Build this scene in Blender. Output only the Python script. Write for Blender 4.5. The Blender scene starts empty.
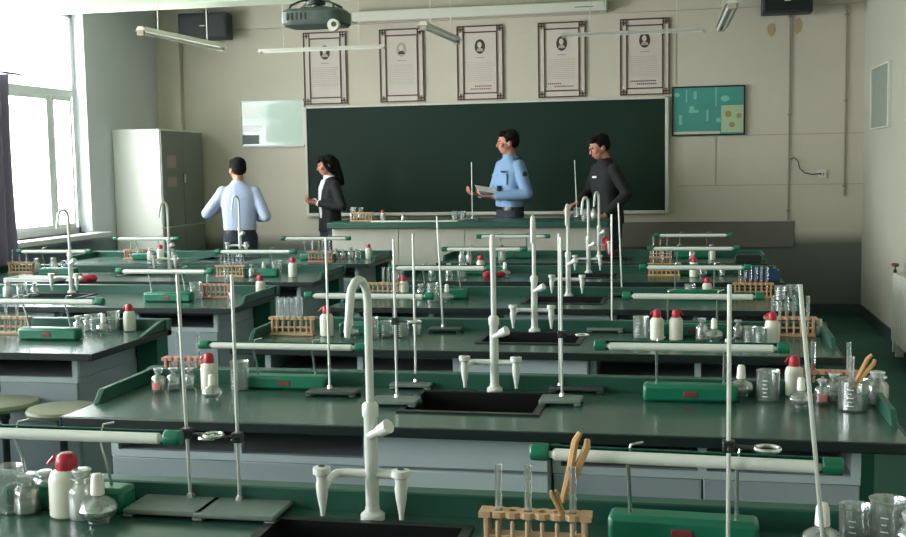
import bpy, math, random
from mathutils import Vector, Matrix
PI = math.pi
random.seed(7)
SC = bpy.context.scene
COL = SC.collection

# ---------------------------------------------------------------- camera
F_PX, CX, CY = 1120.0, 453.0, 268.5
CAM = Vector((0, 0, 1.6))
_Y = Vector((686 - CX, -(161 - CY), -F_PX)).normalized()
_h = Vector((1, 0.017, 0))
_Z = _h.cross(_Y)
if _Z.y < 0: _Z = -_Z
_Z.normalize()
_X = _Y.cross(_Z)
ROT = Matrix((_X, _Y, _Z))          # rows: world axes in camera space
cam_d = bpy.data.cameras.new('camera')
cam = bpy.data.objects.new('camera', cam_d); COL.objects.link(cam)
cam.matrix_world = Matrix.Translation(CAM) @ ROT.to_4x4()
cam_d.sensor_width = 36; cam_d.sensor_fit = 'HORIZONTAL'; cam_d.lens = 36 * F_PX / 906
cam_d.clip_start = 0.05
SC.camera = cam

# ---------------------------------------------------------------- light
SC.view_settings.view_transform = 'Standard'; SC.view_settings.look = 'None'
SC.view_settings.gamma = 1; SC.view_settings.use_curve_mapping = False
SC.view_settings.exposure = 0.55
W = bpy.data.worlds.new('overcast'); SC.world = W; W.use_nodes = True
wn = W.node_tree.nodes; wn['Background'].inputs[0].default_value = (0.98, 0.98, 0.97, 1)
wn['Background'].inputs[1].default_value = 20.0
XL, XR, YB, YW, ZC = -5.94, 1.77, -3.2, 12.1, 3.45     # room shell
WINDOWS = [(7.55, 10.45), (3.9, 6.7), (0.3, 3.1), (-2.9, -0.5)]
WZ0, WZ1 = 0.98, 3.19
for i, (a, b) in enumerate(WINDOWS):
    l = bpy.data.lights.new('window_portal', 'AREA'); l.shape = 'RECTANGLE'
    l.size = WZ1 - WZ0; l.size_y = b - a
    o = bpy.data.objects.new('window_portal', l); COL.objects.link(o)
    o.location = (XL - 0.22, (a + b) / 2, (WZ0 + WZ1) / 2); o.rotation_euler = (0, -PI / 2, 0)
    l.cycles.is_portal = True

def ray(px, py):
    return ROT @ Vector((px - CX, -(py - CY), -F_PX))
def at(px, py, z=0.8):
    r = ray(px, py); return CAM + r * ((z - CAM.z) / r.z)
def aty(px, py, y):
    r = ray(px, py); return CAM + r * (y / r.y)

# ---------------------------------------------------------------- materials
def s2l(c):
    c = c / 255
    return c / 12.92 if c < .04045 else ((c + .055) / 1.055) ** 2.4
def rgb(r, g, b): return (s2l(r), s2l(g), s2l(b), 1)
MATS = {}
def mat(name, col, rough=.5, metal=0, spec=.5, noise=0, nscale=8, bump=0, bscale=40, coat=0, alpha=1, sss=0):
    m = bpy.data.materials.new(name); m.use_nodes = True
    nt = m.node_tree; b = nt.nodes['Principled BSDF']
    b.inputs['Base Color'].default_value = rgb(*col)
    b.inputs['Roughness'].default_value = rough; b.inputs['Metallic'].default_value = metal
    b.inputs['Specular IOR Level'].default_value = spec
    b.inputs['Coat Weight'].default_value = coat
    b.inputs['Alpha'].default_value = alpha
    tc = nt.nodes.new('ShaderNodeTexCoord')
    if noise:
        n = nt.nodes.new('ShaderNodeTexNoise'); n.inputs['Scale'].default_value = nscale; n.inputs['Detail'].default_value = 5
        nt.links.new(tc.outputs['Object'], n.inputs['Vector'])
        mx = nt.nodes.new('ShaderNodeMix'); mx.data_type = 'RGBA'
        k = 1 - noise
        mx.inputs[6].default_value = rgb(*[c * k for c in col]); mx.inputs[7].default_value = rgb(*[min(255, c * (1 + noise * .6)) for c in col])
        nt.links.new(n.outputs['Fac'], mx.inputs[0]); nt.links.new(mx.outputs[2], b.inputs['Base Color'])
    if bump:
        n = nt.nodes.new('ShaderNodeTexNoise'); n.inputs['Scale'].default_value = bscale
        nt.links.new(tc.outputs['Object'], n.inputs['Vector'])
        bp = nt.nodes.new('ShaderNodeBump'); bp.inputs['Strength'].default_value = bump; bp.inputs['Distance'].default_value = .01
        nt.links.new(n.outputs['Fac'], bp.inputs['Height']); nt.links.new(bp.outputs[0], b.inputs['Normal'])
    MATS[name] = m
    return m
def glass(name, tint, white=.09, gl=.15):
    m = bpy.data.materials.new(name); m.use_nodes = True
    nt = m.node_tree; nt.nodes.clear()
    out = nt.nodes.new('ShaderNodeOutputMaterial')
    tr = nt.nodes.new('ShaderNodeBsdfTransparent'); tr.inputs[0].default_value = tint
    df = nt.nodes.new('ShaderNodeBsdfDiffuse'); df.inputs[0].default_value = (.9, .95, .92, 1)
    gs = nt.nodes.new('ShaderNodeBsdfGlossy'); gs.inputs['Roughness'].default_value = .06
    lw = nt.nodes.new('ShaderNodeLayerWeight'); lw.inputs[0].default_value = .35
    ma = nt.nodes.new('ShaderNodeMath'); ma.operation = 'MULTIPLY_ADD'; ma.inputs[1].default_value = .6; ma.inputs[2].default_value = gl; ma.use_clamp = True
    nt.links.new(lw.outputs['Fresnel'], ma.inputs[0])
    m1 = nt.nodes.new('ShaderNodeMixShader'); m1.inputs[0].default_value = white
    m2 = nt.nodes.new('ShaderNodeMixShader')
    nt.links.new(tr.outputs[0], m1.inputs[1]); nt.links.new(df.outputs[0], m1.inputs[2])
    nt.links.new(ma.outputs[0], m2.inputs[0]); nt.links.new(m1.outputs[0], m2.inputs[1]); nt.links.new(gs.outputs[0], m2.inputs[2])
    nt.links.new(m2.outputs[0], out.inputs[0])
    MATS[name] = m
    return m

M_TOP = mat('dark green bench laminate', (50, 80, 70), rough=.24, noise=.10, nscale=3, spec=.5, bump=.04, bscale=6)
M_EDGE = mat('black bench edge', (18, 30, 28), rough=.4)
M_SPL = mat('green splash laminate', (30, 78, 66), rough=.4, noise=.08)
M_DUCT = mat('teal duct panel', (22, 92, 74), rough=.5)
M_CAB = mat('grey painted steel cabinet', (148, 158, 164), rough=.45, noise=.05, nscale=2)
M_FRAME = mat('pale grey cabinet frame', (176, 188, 192), rough=.4)
M_IN = mat('dark shelf interior', (140, 148, 150), rough=.6)
M_SINK = mat('black sink', (18, 20, 22), rough=.35)
M_WHITE = mat('white epoxy', (204, 208, 202), rough=.28, spec=.6)
M_GREEN = mat('green lamp plastic', (14, 104, 78), rough=.35, noise=.06)
M_DKGREEN = mat('dark green lamp hood', (24, 92, 76), rough=.4)
M_TUBE = mat('white lamp tube', (206, 210, 202), rough=.3, spec=.6)
M_CHROME = mat('chrome', (205, 208, 205), rough=.22, metal=.85)
M_STEEL = mat('brushed rod steel', (196, 200, 194), rough=.35, metal=.5)
M_IRON = mat('grey cast iron', (98, 112, 106), rough=.55, noise=.12, nscale=15, bump=.2)
M_IRON2 = mat('dark cast iron', (52, 60, 58), rough=.5, noise=.1, nscale=15)
M_BLACK = mat('black plastic', (22, 26, 28), rough=.45)
M_DARKMET = mat('dark clamp metal', (60, 64, 64), rough=.35, metal=.6)
M_POLY = mat('translucent polythene', (200, 200, 186), rough=.45)
M_RED = mat('red plastic', (168, 30, 48), rough=.4)
M_REDCLOTH = mat('red cloth', (140, 28, 40), rough=.9, bump=.5, bscale=60)
M_GLASS = glass('clear glass', (.93, .96, .95, 1))
M_PANE = glass('window pane glass', (.97, .99, 1, 1), white=.0, gl=.02)
M_STOP = glass('ground glass', (.80, .84, .82, 1), white=.42, gl=.2)
M_LIQ = mat('amber liquid residue', (120, 92, 64), rough=.2)
M_WICK = mat('wick', (120, 70, 40), rough=.8)
M_CAPW = mat('white burner cap', (228, 226, 218), rough=.4)
M_WOOD = mat('pale rack wood', (184, 150, 116), rough=.6, noise=.2, nscale=25)
M_WOODP = mat('pinkish rack wood', (188, 138, 116), rough=.6, noise=.2, nscale=25)
M_CLIP = mat('orange clip wood', (192, 148, 96), rough=.6, noise=.2, nscale=25)
M_ORANGE = mat('brown-orange solution', (176, 96, 60), rough=.4)
M_SCALE = mat('white scale print', (225, 232, 230), rough=.6)
M_PINKL = mat('pink label', (214, 130, 138), rough=.7)
M_BLUE = mat('navy plastic', (26, 52, 88), rough=.4)
M_WALLP = mat('fixture off-white', (206, 204, 190), rough=.5)
M_BOARD = mat('chalkboard green', (16, 42, 31), rough=.6, spec=.22, noise=.12, nscale=1.5)
M_ALU = mat('pale board trim', (196, 196, 184), rough=.4)
M_MAROON = mat('maroon fretwork', (74, 44, 38), rough=.5)
M_PAPER = mat('poster paper', (200, 190, 178), rough=.6, noise=.04)
M_INK = mat('dark print', (58, 50, 46), rough=.7)
M_INKL = mat('faded print', (166, 156, 144), rough=.7)
M_INKR = mat('red print', (112, 58, 50), rough=.7)
M_DEMO = mat('beige-grey demo bench', (176, 174, 162), rough=.5, noise=.05)
M_LOCK = mat('grey cupboard steel', (138, 146, 142), rough=.4, noise=.04, nscale=2)
M_SEAT = mat('stool seat', (142, 146, 124), rough=.5, noise=.1)
M_CURT = mat('violet grey curtain', (142, 130, 156), rough=.9)
M_RAD = mat('off-white radiator', (196, 198, 186), rough=.45)
M_STONE = mat('terrazzo sill', (214, 218, 212), rough=.4, noise=.05, nscale=60)
M_SPK = mat('speaker charcoal', (40, 48, 54), rough=.6)
M_PROJ = mat('grey projector', (70, 82, 74), rough=.5, noise=.25, nscale=18)
M_CEIL = mat('ceiling paint', (186, 196, 174), rough=.8)
M_SKIN = mat('skin', (180, 124, 100), rough=.55)
M_HAIR = mat('black hair', (17, 15, 15), rough=.85, spec=.2, bump=.8, bscale=70)
M_WFR = mat('white window paint', (226, 230, 228), rough=.4)
M_LOCK_LIT = mat('cupboard steel painted lit', (214, 216, 206), rough=.4)  # cupboard body made paler to carry window light on its near side
M_LOCK_SHADED = mat('cupboard steel painted shaded', (118, 124, 116), rough=.4, noise=.04, nscale=2)  # doors made darker to carry the shade on the side facing the room
M_SH1 = mat('pale blue-white shirt', (168, 180, 206), rough=.8, bump=.5, bscale=14)
M_SH2 = mat('sky blue uniform shirt', (118, 148, 182), rough=.8, bump=.5, bscale=14)
M_JK = mat('black jacket cloth', (18, 21, 23), rough=.85, bump=.4, bscale=14)
M_BL = mat('white blouse', (226, 228, 232), rough=.8)
M_TR = mat('dark trousers', (42, 46, 56), rough=.9, bump=.3, bscale=14)
M_SHOE = mat('black shoe', (18, 18, 18), rough=.3)
M_PAPERW = mat('white paper', (232, 232, 224), rough=.7)

def wall_mat(name, col, lower_col=None, dz=.8, soft=.02):
    m = mat(name, col, rough=.75)
    nt = m.node_tree; b = nt.nodes['Principled BSDF']
    geo = nt.nodes.new('ShaderNodeNewGeometry')
    n = nt.nodes.new('ShaderNodeTexNoise'); n.inputs['Scale'].default_value = .9; n.inputs['Detail'].default_value = 6
    nt.links.new(geo.outputs['Position'], n.inputs['Vector'])
    mx = nt.nodes.new('ShaderNodeMix'); mx.data_type = 'RGBA'
    mx.inputs[6].default_value = rgb(*[c * .93 for c in col]); mx.inputs[7].default_value = rgb(*[min(255, c * 1.05) for c in col])
    nt.links.new(n.outputs['Fac'], mx.inputs[0])
    last = mx.outputs[2]
    if lower_col:  # second, darker colour below dz, blended over soft
        sp = nt.nodes.new('ShaderNodeSeparateXYZ'); nt.links.new(geo.outputs['Position'], sp.inputs[0])
        mr = nt.nodes.new('ShaderNodeMapRange'); mr.inputs[1].default_value = dz - soft; mr.inputs[2].default_value = dz + soft
        nt.links.new(sp.outputs[2], mr.inputs[0])
        m2 = nt.nodes.new('ShaderNodeMix'); m2.data_type = 'RGBA'; m2.inputs[6].default_value = rgb(*lower_col)
        nt.links.new(mr.outputs[0], m2.inputs[0]); nt.links.new(last, m2.inputs[7]); last = m2.outputs[2]
    nt.links.new(last, b.inputs['Base Color'])
    n2 = nt.nodes.new('ShaderNodeTexNoise'); n2.inputs['Scale'].default_value = 14; n2.inputs['Detail'].default_value = 4
    nt.links.new(geo.outputs['Position'], n2.inputs['Vector'])
    bp = nt.nodes.new('ShaderNodeBump'); bp.inputs['Strength'].default_value = .12; bp.inputs['Distance'].default_value = .02
    nt.links.new(n2.outputs['Fac'], bp.inputs['Height']); nt.links.new(bp.outputs[0], b.inputs['Normal'])
    return m
M_WF = wall_mat('front wall paint', (196, 189, 172), lower_col=(98, 103, 94), dz=.79, soft=.07)
M_WL = wall_mat('left wall paint', (206, 210, 212), lower_col=(118, 132, 136), dz=.9)
M_WR = wall_mat('right wall paint', (170, 170, 154))
M_FLOOR = mat('green painted floor', (44, 84, 74), rough=.7, spec=.2, noise=.15, nscale=2)

# ---------------------------------------------------------------- mesh builder
class MB:
    def __init__(s): s.v = []; s.f = []
    def add(s, vs, fs):
        n = len(s.v); s.v += [tuple(p) for p in vs]; s.f += [tuple(n + i for i in f) for f in fs]; return s
    def box(s, x0, x1, y0, y1, z0, z1):
        vs = [(x, y, z) for z in (z0, z1) for y in (y0, y1) for x in (x0, x1)]
        return s.add(vs, [(0, 2, 3, 1), (4, 5, 7, 6), (0, 1, 5, 4), (2, 6, 7, 3), (0, 4, 6, 2), (1, 3, 7, 5)])
    def prism(s, pts, a, b, axis='x'):
        n = len(pts)
        def mk(p, t):
            return {'x': (t, p[0], p[1]), 'y': (p[0], t, p[1]), 'z': (p[0], p[1], t)}[axis]
        vs = [mk(p, a) for p in pts] + [mk(p, b) for p in pts]
        fs = [tuple(range(n))[::-1], tuple(range(n, 2 * n))] + [(i, (i + 1) % n, n + (i + 1) % n, n + i) for i in range(n)]
        return s.add(vs, fs)
    def lathe(s, prof, n=16, c=(0, 0, 0), caps=True):
        vs = []; fs = []
        for r, z in prof:
            for k in range(n):
                a = 2 * PI * k / n; vs.append((c[0] + r * math.cos(a), c[1] + r * math.sin(a), c[2] + z))
        for j in range(len(prof) - 1):
            for k in range(n):
                fs.append((j * n + k, j * n + (k + 1) % n, (j + 1) * n + (k + 1) % n, (j + 1) * n + k))
        if caps:
            if prof[0][0] > 1e-5: fs.append(tuple(range(n))[::-1])
            if prof[-1][0] > 1e-5: fs.append(tuple(range((len(prof) - 1) * n, len(prof) * n)))
        return s.add(vs, fs)
    def tube(s, pts, r, n=8, caps=True, flat=1.0):
        pts = [Vector(p) for p in pts]; m = len(pts)
        rs = r if isinstance(r, (list, tuple)) else [r] * m
        vs = []; fs = []; u = None
        for i, p in enumerate(pts):
            t = (pts[min(i + 1, m - 1)] - pts[max(i - 1, 0)]).normalized()
            if u is None:
                u = t.cross(Vector((0, 0, 1)))
                if u.length < 1e-3: u = Vector((1, 0, 0))
            u = (u - t * u.dot(t)).normalized(); w = t.cross(u)
            for k in range(n):
                a = 2 * PI * k / n
                vs.append(p + (u * math.cos(a) + w * math.sin(a) * flat) * rs[i])
        for j in range(m - 1):
            for k in range(n):
                fs.append((j * n + k, j * n + (k + 1) % n, (j + 1) * n + (k + 1) % n, (j + 1) * n + k))
        if caps: fs += [tuple(range(n))[::-1], tuple(range((m - 1) * n, m * n))]
        return s.add(vs, fs)
    def capsule(s, a, b, ra, rb, n=10):
        a = Vector(a); b = Vector(b); d = (b - a).normalized()
        pts = []; rs = []
        for k in range(4): q = k / 4 * PI / 2; pts.append(a - d * ra * math.cos(q)); rs.append(max(ra * math.sin(q), ra * .05))
        pts += [a, b]; rs += [ra, rb]
        for k in range(1, 5): q = k / 4 * PI / 2; pts.append(b + d * rb * math.sin(q)); rs.append(max(rb * math.cos(q), rb * .05))
        return s.tube(pts, rs, n)
    def ell(s, c, r, n=14, m=9, rot=None):
        vs = []; fs = []
        for j in range(m + 1):
            th = PI * j / m
            for k in range(n):
                a = 2 * PI * k / n
                p = Vector((r[0] * math.sin(max(th, .01)) * math.cos(a), r[1] * math.sin(max(th, .01)) * math.sin(a), r[2] * math.cos(th)))
                if j == m: p = Vector((r[0] * .01 * math.cos(a), r[1] * .01 * math.sin(a), -r[2]))
                if rot: p = rot @ p
                vs.append(Vector(c) + p)
        for j in range(m):
            for k in range(n):
                fs.append((j * n + k, (j + 1) * n + k, (j + 1) * n + (k + 1) % n, j * n + (k + 1) % n))
        fs += [tuple(range(n)), tuple(range(m * n, (m + 1) * n))[::-1]]
        return s.add(vs, fs)
    def loft(s, rings, n=20, e=2.4):           # rings: (cx, cy, cz, rx, ry), superellipse
        vs = []; fs = []
        for cx, cy, cz, rx, ry in rings:
            for k in range(n):
                a = 2 * PI * k / n; c_, s_ = math.cos(a), math.sin(a)
                vs.append((cx + rx * math.copysign(abs(c_) ** (2 / e), c_), cy + ry * math.copysign(abs(s_) ** (2 / e), s_), cz))
        for j in range(len(rings) - 1):
            for k in range(n):
                fs.append((j * n + k, j * n + (k + 1) % n, (j + 1) * n + (k + 1) % n, (j + 1) * n + k))
        fs += [tuple(range(n))[::-1], tuple(range((len(rings) - 1) * n, len(rings) * n))]
        return s.add(vs, fs)
    def xf(s, M):
        s.v = [tuple(M @ Vector(p)) for p in s.v]; return s
    def merge(s, o): return s.add(o.v, o.f)
    def build(s, name, m, parent=None, bevel=0, smooth=True, loc=None, rot=None, remesh=0, smth=0):
        me = bpy.data.meshes.new(name); me.from_pydata(s.v, [], s.f); me.update()
        me.materials.append(m)
        if smooth:
            me.polygons.foreach_set('use_smooth', [True] * len(me.polygons))
            if not remesh: me.set_sharp_from_angle(angle=math.radians(38))
        o = bpy.data.objects.new(name, me); COL.objects.link(o)
        if parent: o.parent = parent
        if loc: o.location = loc
        if rot: o.rotation_euler = rot
        if bevel:
            b = o.modifiers.new('bevel', 'BEVEL'); b.width = bevel; b.segments = 2; b.limit_method = 'ANGLE'
        if remesh:
            r = o.modifiers.new('remesh', 'REMESH'); r.mode = 'VOXEL'; r.voxel_size = remesh; r.use_smooth_shade = True
            if smth:
                q = o.modifiers.new('smooth', 'SMOOTH'); q.iterations = smth; q.factor = .5
        return o

def tag(o, label=None, cat=None, group=None, kind=None):
    if label: o['label'] = label
    if cat: o['category'] = cat
    if group: o['group'] = group
    if kind: o['kind'] = kind
    return o
def empty(name, loc=(0, 0, 0), rz=0):
    o = bpy.data.objects.new(name, None); COL.objects.link(o); o.location = loc; o.rotation_euler = (0, 0, rz); o.empty_display_size = .05
    return o
KIDS = {}
def copy_tree(o, parent=None):
    c = o.copy(); COL.objects.link(c); c.parent = parent
    for ch in list(o.children): copy_tree(ch, c)
    return c
PROTO = {}
def place(key, builder, loc, label, cat, group=None, rz=0, scale=1.0):
    if key not in PROTO:
        PROTO[key] = builder(); o = PROTO[key]
    else:
        o = copy_tree(PROTO[key])
    o.location = loc; o.rotation_euler = (0, 0, rz); o.scale = (scale,) * 3
    tag(o, label, cat, group)
    return o
def structure(o): o['kind'] = 'structure'; return o

# ---------------------------------------------------------------- the room
def wall_with_holes(y0, y1, z0, z1, holes, x0, x1):
    mb = MB(); ys = sorted({y0, y1} | {h for a in holes for h in a})
    for a, b in zip(ys, ys[1:]):
        if (a, b) in holes: mb.box(x0, x1, a, b, z0, WZ0); mb.box(x0, x1, a, b, WZ1, z1)
        else: mb.box(x0, x1, a, b, z0, z1)
    return mb
structure(MB().box(XL - .3, XR + .2, YB - .2, YW + .2, -.1, 0).build('floor', M_FLOOR))
structure(MB().box(XL - .3, XR + .2, YB - .2, YW + .2, ZC, ZC + .12).build('ceiling', M_CEIL))
structure(MB().box(XL - .3, XR + .2, YW, YW + .2, 0, ZC).build('wall_front', M_WF))
structure(MB().box(XR, XR + .2, YB, YW, 0, ZC).build('wall_right', M_WR))
structure(MB().box(XL - .3, XR + .2, YB - .2, YB, 0, ZC).build('wall_back', M_WR))
structure(wall_with_holes(YB, YW, 0, ZC, WINDOWS, XL - .3, XL).build('wall_left', M_WL))
# ceiling beams, wall beam, pilaster, plaster seams
for n_, y in enumerate((9.0, 3.9, -.9)):
    structure(MB().box(XL, XR, y, y + .3, 3.0, ZC).build('trim_%d' % (n_ + 1), M_CEIL, bevel=.01))
structure(MB().box(XL, XR, YW - .05, YW, 3.16, ZC).build('trim_4', M_WF, bevel=.006))
structure(MB().box(XL, -5.65, YW - .09, YW, 0, 3.16).build('trim_5', M_WF, bevel=.006))
structure(MB().box(-.14, XR - .002, YW - .006, YW, 1.852, 1.862).box(1.05, XR, YW - .005, YW, 1.335, 1.343).box(-.1, 1.03, YW - .005, YW, 1.335, 1.343).box(.3, .306, YW - .005, YW, 1.343, 1.852).box(-.11, -.102, YW - .006, YW, 2.4, 3.16).build('trim_6', M_INKL, smooth=False))
structure(MB().box(XR - .015, XR, YB, YW, 0, .1).build('baseboard_right', M_IRON2, bevel=.003))
structure(MB().box(XL, XR - .016, YW - .015, YW, 0, .1).build('baseboard_front', M_IRON2, bevel=.003))

# windows
for i, (a, b) in enumerate(WINDOWS):
    win = structure(empty('window_%d' % (i + 1), (XL, (a + b) / 2, WZ0)))
    h = (b - a) / 2; H = WZ1 - WZ0; fx0, fx1 = -.18, -.12
    f = MB()
    f.box(fx0, fx1, -h, -h + .06, 0, H).box(fx0, fx1, h - .06, h, 0, H).box(fx0, fx1, -h, h, 0, .06).box(fx0, fx1, -h, h, H - .06, H)
    f.build('window_frame', M_WFR, win, bevel=.004)
    tz = 2.38 - WZ0
    MB().box(fx0, fx1, -h + .06, h - .06, tz - .035, tz + .035).build('transom', M_WFR, win, bevel=.004)
    ms = (-.95 + 0, 0.97) if i == 0 else (-.47, .47)
    for my in ms:
        MB().box(fx0 + .002, fx1 - .002, my - .03, my + .03, .06, tz - .035).build('mullion', M_WFR, win, bevel=.004)
    edges = [-h + .06] + [m_ for m_ in ms] + [h - .06]
    for p, q in zip(edges, edges[1:]):
        MB().box(-.153, -.149, p + .03, q - .03, .06, tz - .035).build('pane', M_PANE, win, smooth=False)
        s = MB()
        for (y0, y1, z0, z1) in ((p + .03, p + .065, .06, tz - .035), (q - .065, q - .03, .06, tz - .035), (p + .065, q - .065, .06, .1), (p + .065, q - .065, tz - .08, tz - .035)):
            s.box(-.16, -.115, y0, y1, z0, z1)
        s.build('sash', M_WFR, win, bevel=.003)
    MB().box(-.153, -.149, -h + .06, h - .06, tz + .035, H - .06).build('pane', M_PANE, win, smooth=False)
    MB().box(-.12, .18, -h - .06, h + .06, -.05, 0.0).build('window_sill', M_STONE, win, bevel=.006)

# ---------------------------------------------------------------- benches
def bench(half, depth, ss=.20):
    """origin: centre of the front edge on the floor; +Y runs away from the students"""
    def f():
        r = empty('lab_bench')
        D = depth; hs = .22; s0, s1 = D - .40, D - .085
        t = MB().box(-half, half, 0.012, s0, .77, .8).box(-half, half, s1, D, .77, .8).box(-half, -hs, s0, s1, .77, .8).box(hs, half, s0, s1, .77, .8)
        t.build('tabletop', M_TOP, r, smooth=False)
        MB().box(-half, half, 0, .012, .768, .8).build('front_edge', M_EDGE, r, bevel=.003)
        for sgn in (-1, 1):
            x0, x1 = sorted((sgn * half, sgn * (half + .012)))
            MB().box(x0, x1, 0, D + .05, .768, .8).build('end_edge', M_EDGE, r, bevel=.003)
            MB().prism([(ss, .8005), (ss + (.045 if ss < .3 else .2), .845), (D, .85), (D, .8005)], *sorted((sgn * half, sgn * (half - .02))), 'x').build('side_splash', M_SPL, r, bevel=.002)
        MB().box(-half - .012, half + .012, D, D + .05, .768, .852).build('rear_splash', M_SPL, r, bevel=.004)
        MB().box(-half + .01, half - .01, D - .07, D + .045, .30, .768).build('service_duct', M_DUCT, r)
        MB().box(-half + .03, half - .03, D - .07, D + .03, 0, .30).build('duct_skirting', M_FRAME, r)
        for sgn in (-1, 1):
            cx0, cx1 = sorted((sgn * .29, sgn * (half - .12)))
            y0, y1 = .10, D - .075
            c = MB().box(cx0, cx1, y0 + .01, y1, .08, .665).box(cx0, cx1, y0 + .04, y1, 0, .08)
            c.box(cx0, cx0 + .02, y0 + .01, y1, .665, .765).box(cx1 - .02, cx1, y0 + .01, y1, .665, .765).box(cx0, cx1, y1 - .02, y1, .665, .765)
            cab = c.build('cabinet', M_CAB, r, bevel=.003)
            MB().box(cx0, cx1, y0 - .005, y0 + .02, .65, .674).build('shelf_rail', M_FRAME, cab)
            for x in (cx0 + .012, cx1 - .012, (cx0 + cx1) / 2):
                MB().box(x - .013, x + .013, y0 - .004, y0 + .018, .674, .767).build('shelf_post', M_FRAME, cab)
            MB().box(cx0 + .02, cx1 - .02, y0 + .02, y1 - .02, .666, .669).build('book_shelf', M_IN, cab)
            w = (cx1 - cx0) / 2
            for k in range(2):
                d = MB().box(cx0 + k * w + .003, cx0 + (k + 1) * w - .003, y0 - .006, y0 + .009, .10, .648).build('door', M_CAB, cab, bevel=.003)
                hx = cx0 + w + (-.04 if k == 0 else .04)
                MB().box(hx - .008, hx + .008, y0 - .02, y0 - .004, .40, .50).build('handle', M_CHROME, d, bevel=.003)
        y0 = .07
        sc = MB().box(-.285, .285, y0 + .01, D - .075, .08, .60).box(-.285, .285, y0 + .01, y0 + .03, .60, .765).box(-.285, -.26, y0 + .03, D - .075, .60, .765).box(.26, .285, y0 + .03, D - .075, .60, .765).build('sink_cabinet', M_CAB, r, bevel=.003)
        MB().box(-.28, .28, y0 - .008, y0 + .009, .66, .76).build('drawer_front', M_FRAME, sc, bevel=.003)
        MB().box(-.28, .28, y0 - .008, y0 + .009, .10, .65).build('door', M_FRAME, sc, bevel=.003)
        b = MB()
        b.box(-hs - .015, hs + .015, s0 - .015, s0 + .008, .64, .806).box(-hs - .015, hs + .015, s1 - .008, s1 + .015, .64, .806)
        b.box(-hs - .015, -hs + .008, s0 + .008, s1 - .008, .64, .806).box(hs - .008, hs + .015, s0 + .008, s1 - .008, .64, .806).box(-hs, hs, s0, s1, .62, .64)
        b.build('sink_basin', M_SINK, r)
        MB().lathe([(.03, 0), (.03, .006), (.012, .006)], 14, (0, (s0 + s1) / 2, .64)).build('drain', M_DARKMET, r)
        return r
    return f
ORD = ['nearest', 'second', 'third', 'fourth', 'fifth', 'rearmost']
CF = [1.82, 3.27, 4.68, 6.11, 7.54, 8.95]; CXC = -.69; CD = .62
LF = [None, 2.98, 4.43, 5.98, 7.42, 8.85]; LXC = -3.99; LD = .73
for k, y in enumerate(CF):
    place('benchC', bench(1.31, CD), (CXC, y, 0), f'{ORD[k]} dark green topped laboratory bench of the centre column', 'lab bench', 'centre laboratory benches')
for k, y in enumerate(LF):
    if y: place('benchL' if k > 2 else 'benchL3', bench(1.43, LD, .20 if k > 2 else .48), (LXC, y, 0), f'{ORD[k]} dark green topped laboratory bench by the windows' if k > 1 else 'window side bench at the left frame edge, only its green splash tip showing', 'lab bench', 'window side laboratory benches')

# ---------------------------------------------------------------- apparatus builders
def tap(yaw):
    def f():
        r = empty('lab_tap')
        MB().lathe([(.028, 0), (.028, .012), (.018, .02), (.016, .03)], 16).build('base_flange', M_WHITE, r)
        MB().lathe([(.0155, .02), (.0155, .235), (.019, .24), (.019, .262), (.014, .27)], 14).build('column', M_WHITE, r)
        pts = [(0, 0, .26), (0, 0, .50)]; R = .038
        d = Vector((-math.sin(yaw), -math.cos(yaw), 0))
        for i in range(1, 9):
            a = PI * i / 8; p = d * (R - R * math.cos(a)); pts.append((p.x, p.y, .50 + R * 1.35 * math.sin(a)))
        e = d * (2 * R + .012); pts += [(e.x, e.y, .45), (e.x * 1.03, e.y * 1.03, .43)]
        rs = [.0095] * (len(pts) - 2) + [.008, .006]
        MB().tube(pts, rs, 10).build('gooseneck', M_WHITE, r)
        kb = MB().tube([(0.0, -.01, .195), (.03, -.022, .212)], .010, 10).tube([(.026, -.02, .209), (.05, -.03, .224)], [.014, .017], 12).build('valve_knob', M_WHITE, r)
        cb = MB()
        for s in (-1, 1):
            cb.tube([(0, 0, .105), (s * .06, 0, .105), (s * .08, -.006, .105), (s * .088, -.03, .102), (s * .09, -.075, .092)], .0100, 10)
        cb.build('crossbar', M_WHITE, r)
        for s in (-1, 1):
            v = MB().lathe([(.005, .03), (.0065, .045), (.012, .075), (.0145, .10), (.012, .112), (.014, .122), (.020, .126), (.020, .14), (.008, .142)], 14, (s * .09, -.085, 0)).build('side_valve', M_WHITE, r)
            MB().lathe([(.008, .1422), (.008, .1432)], 10, (s * .09, -.085, 0)).build('valve_screw', M_BLACK, v)
        return r
    return f
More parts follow.
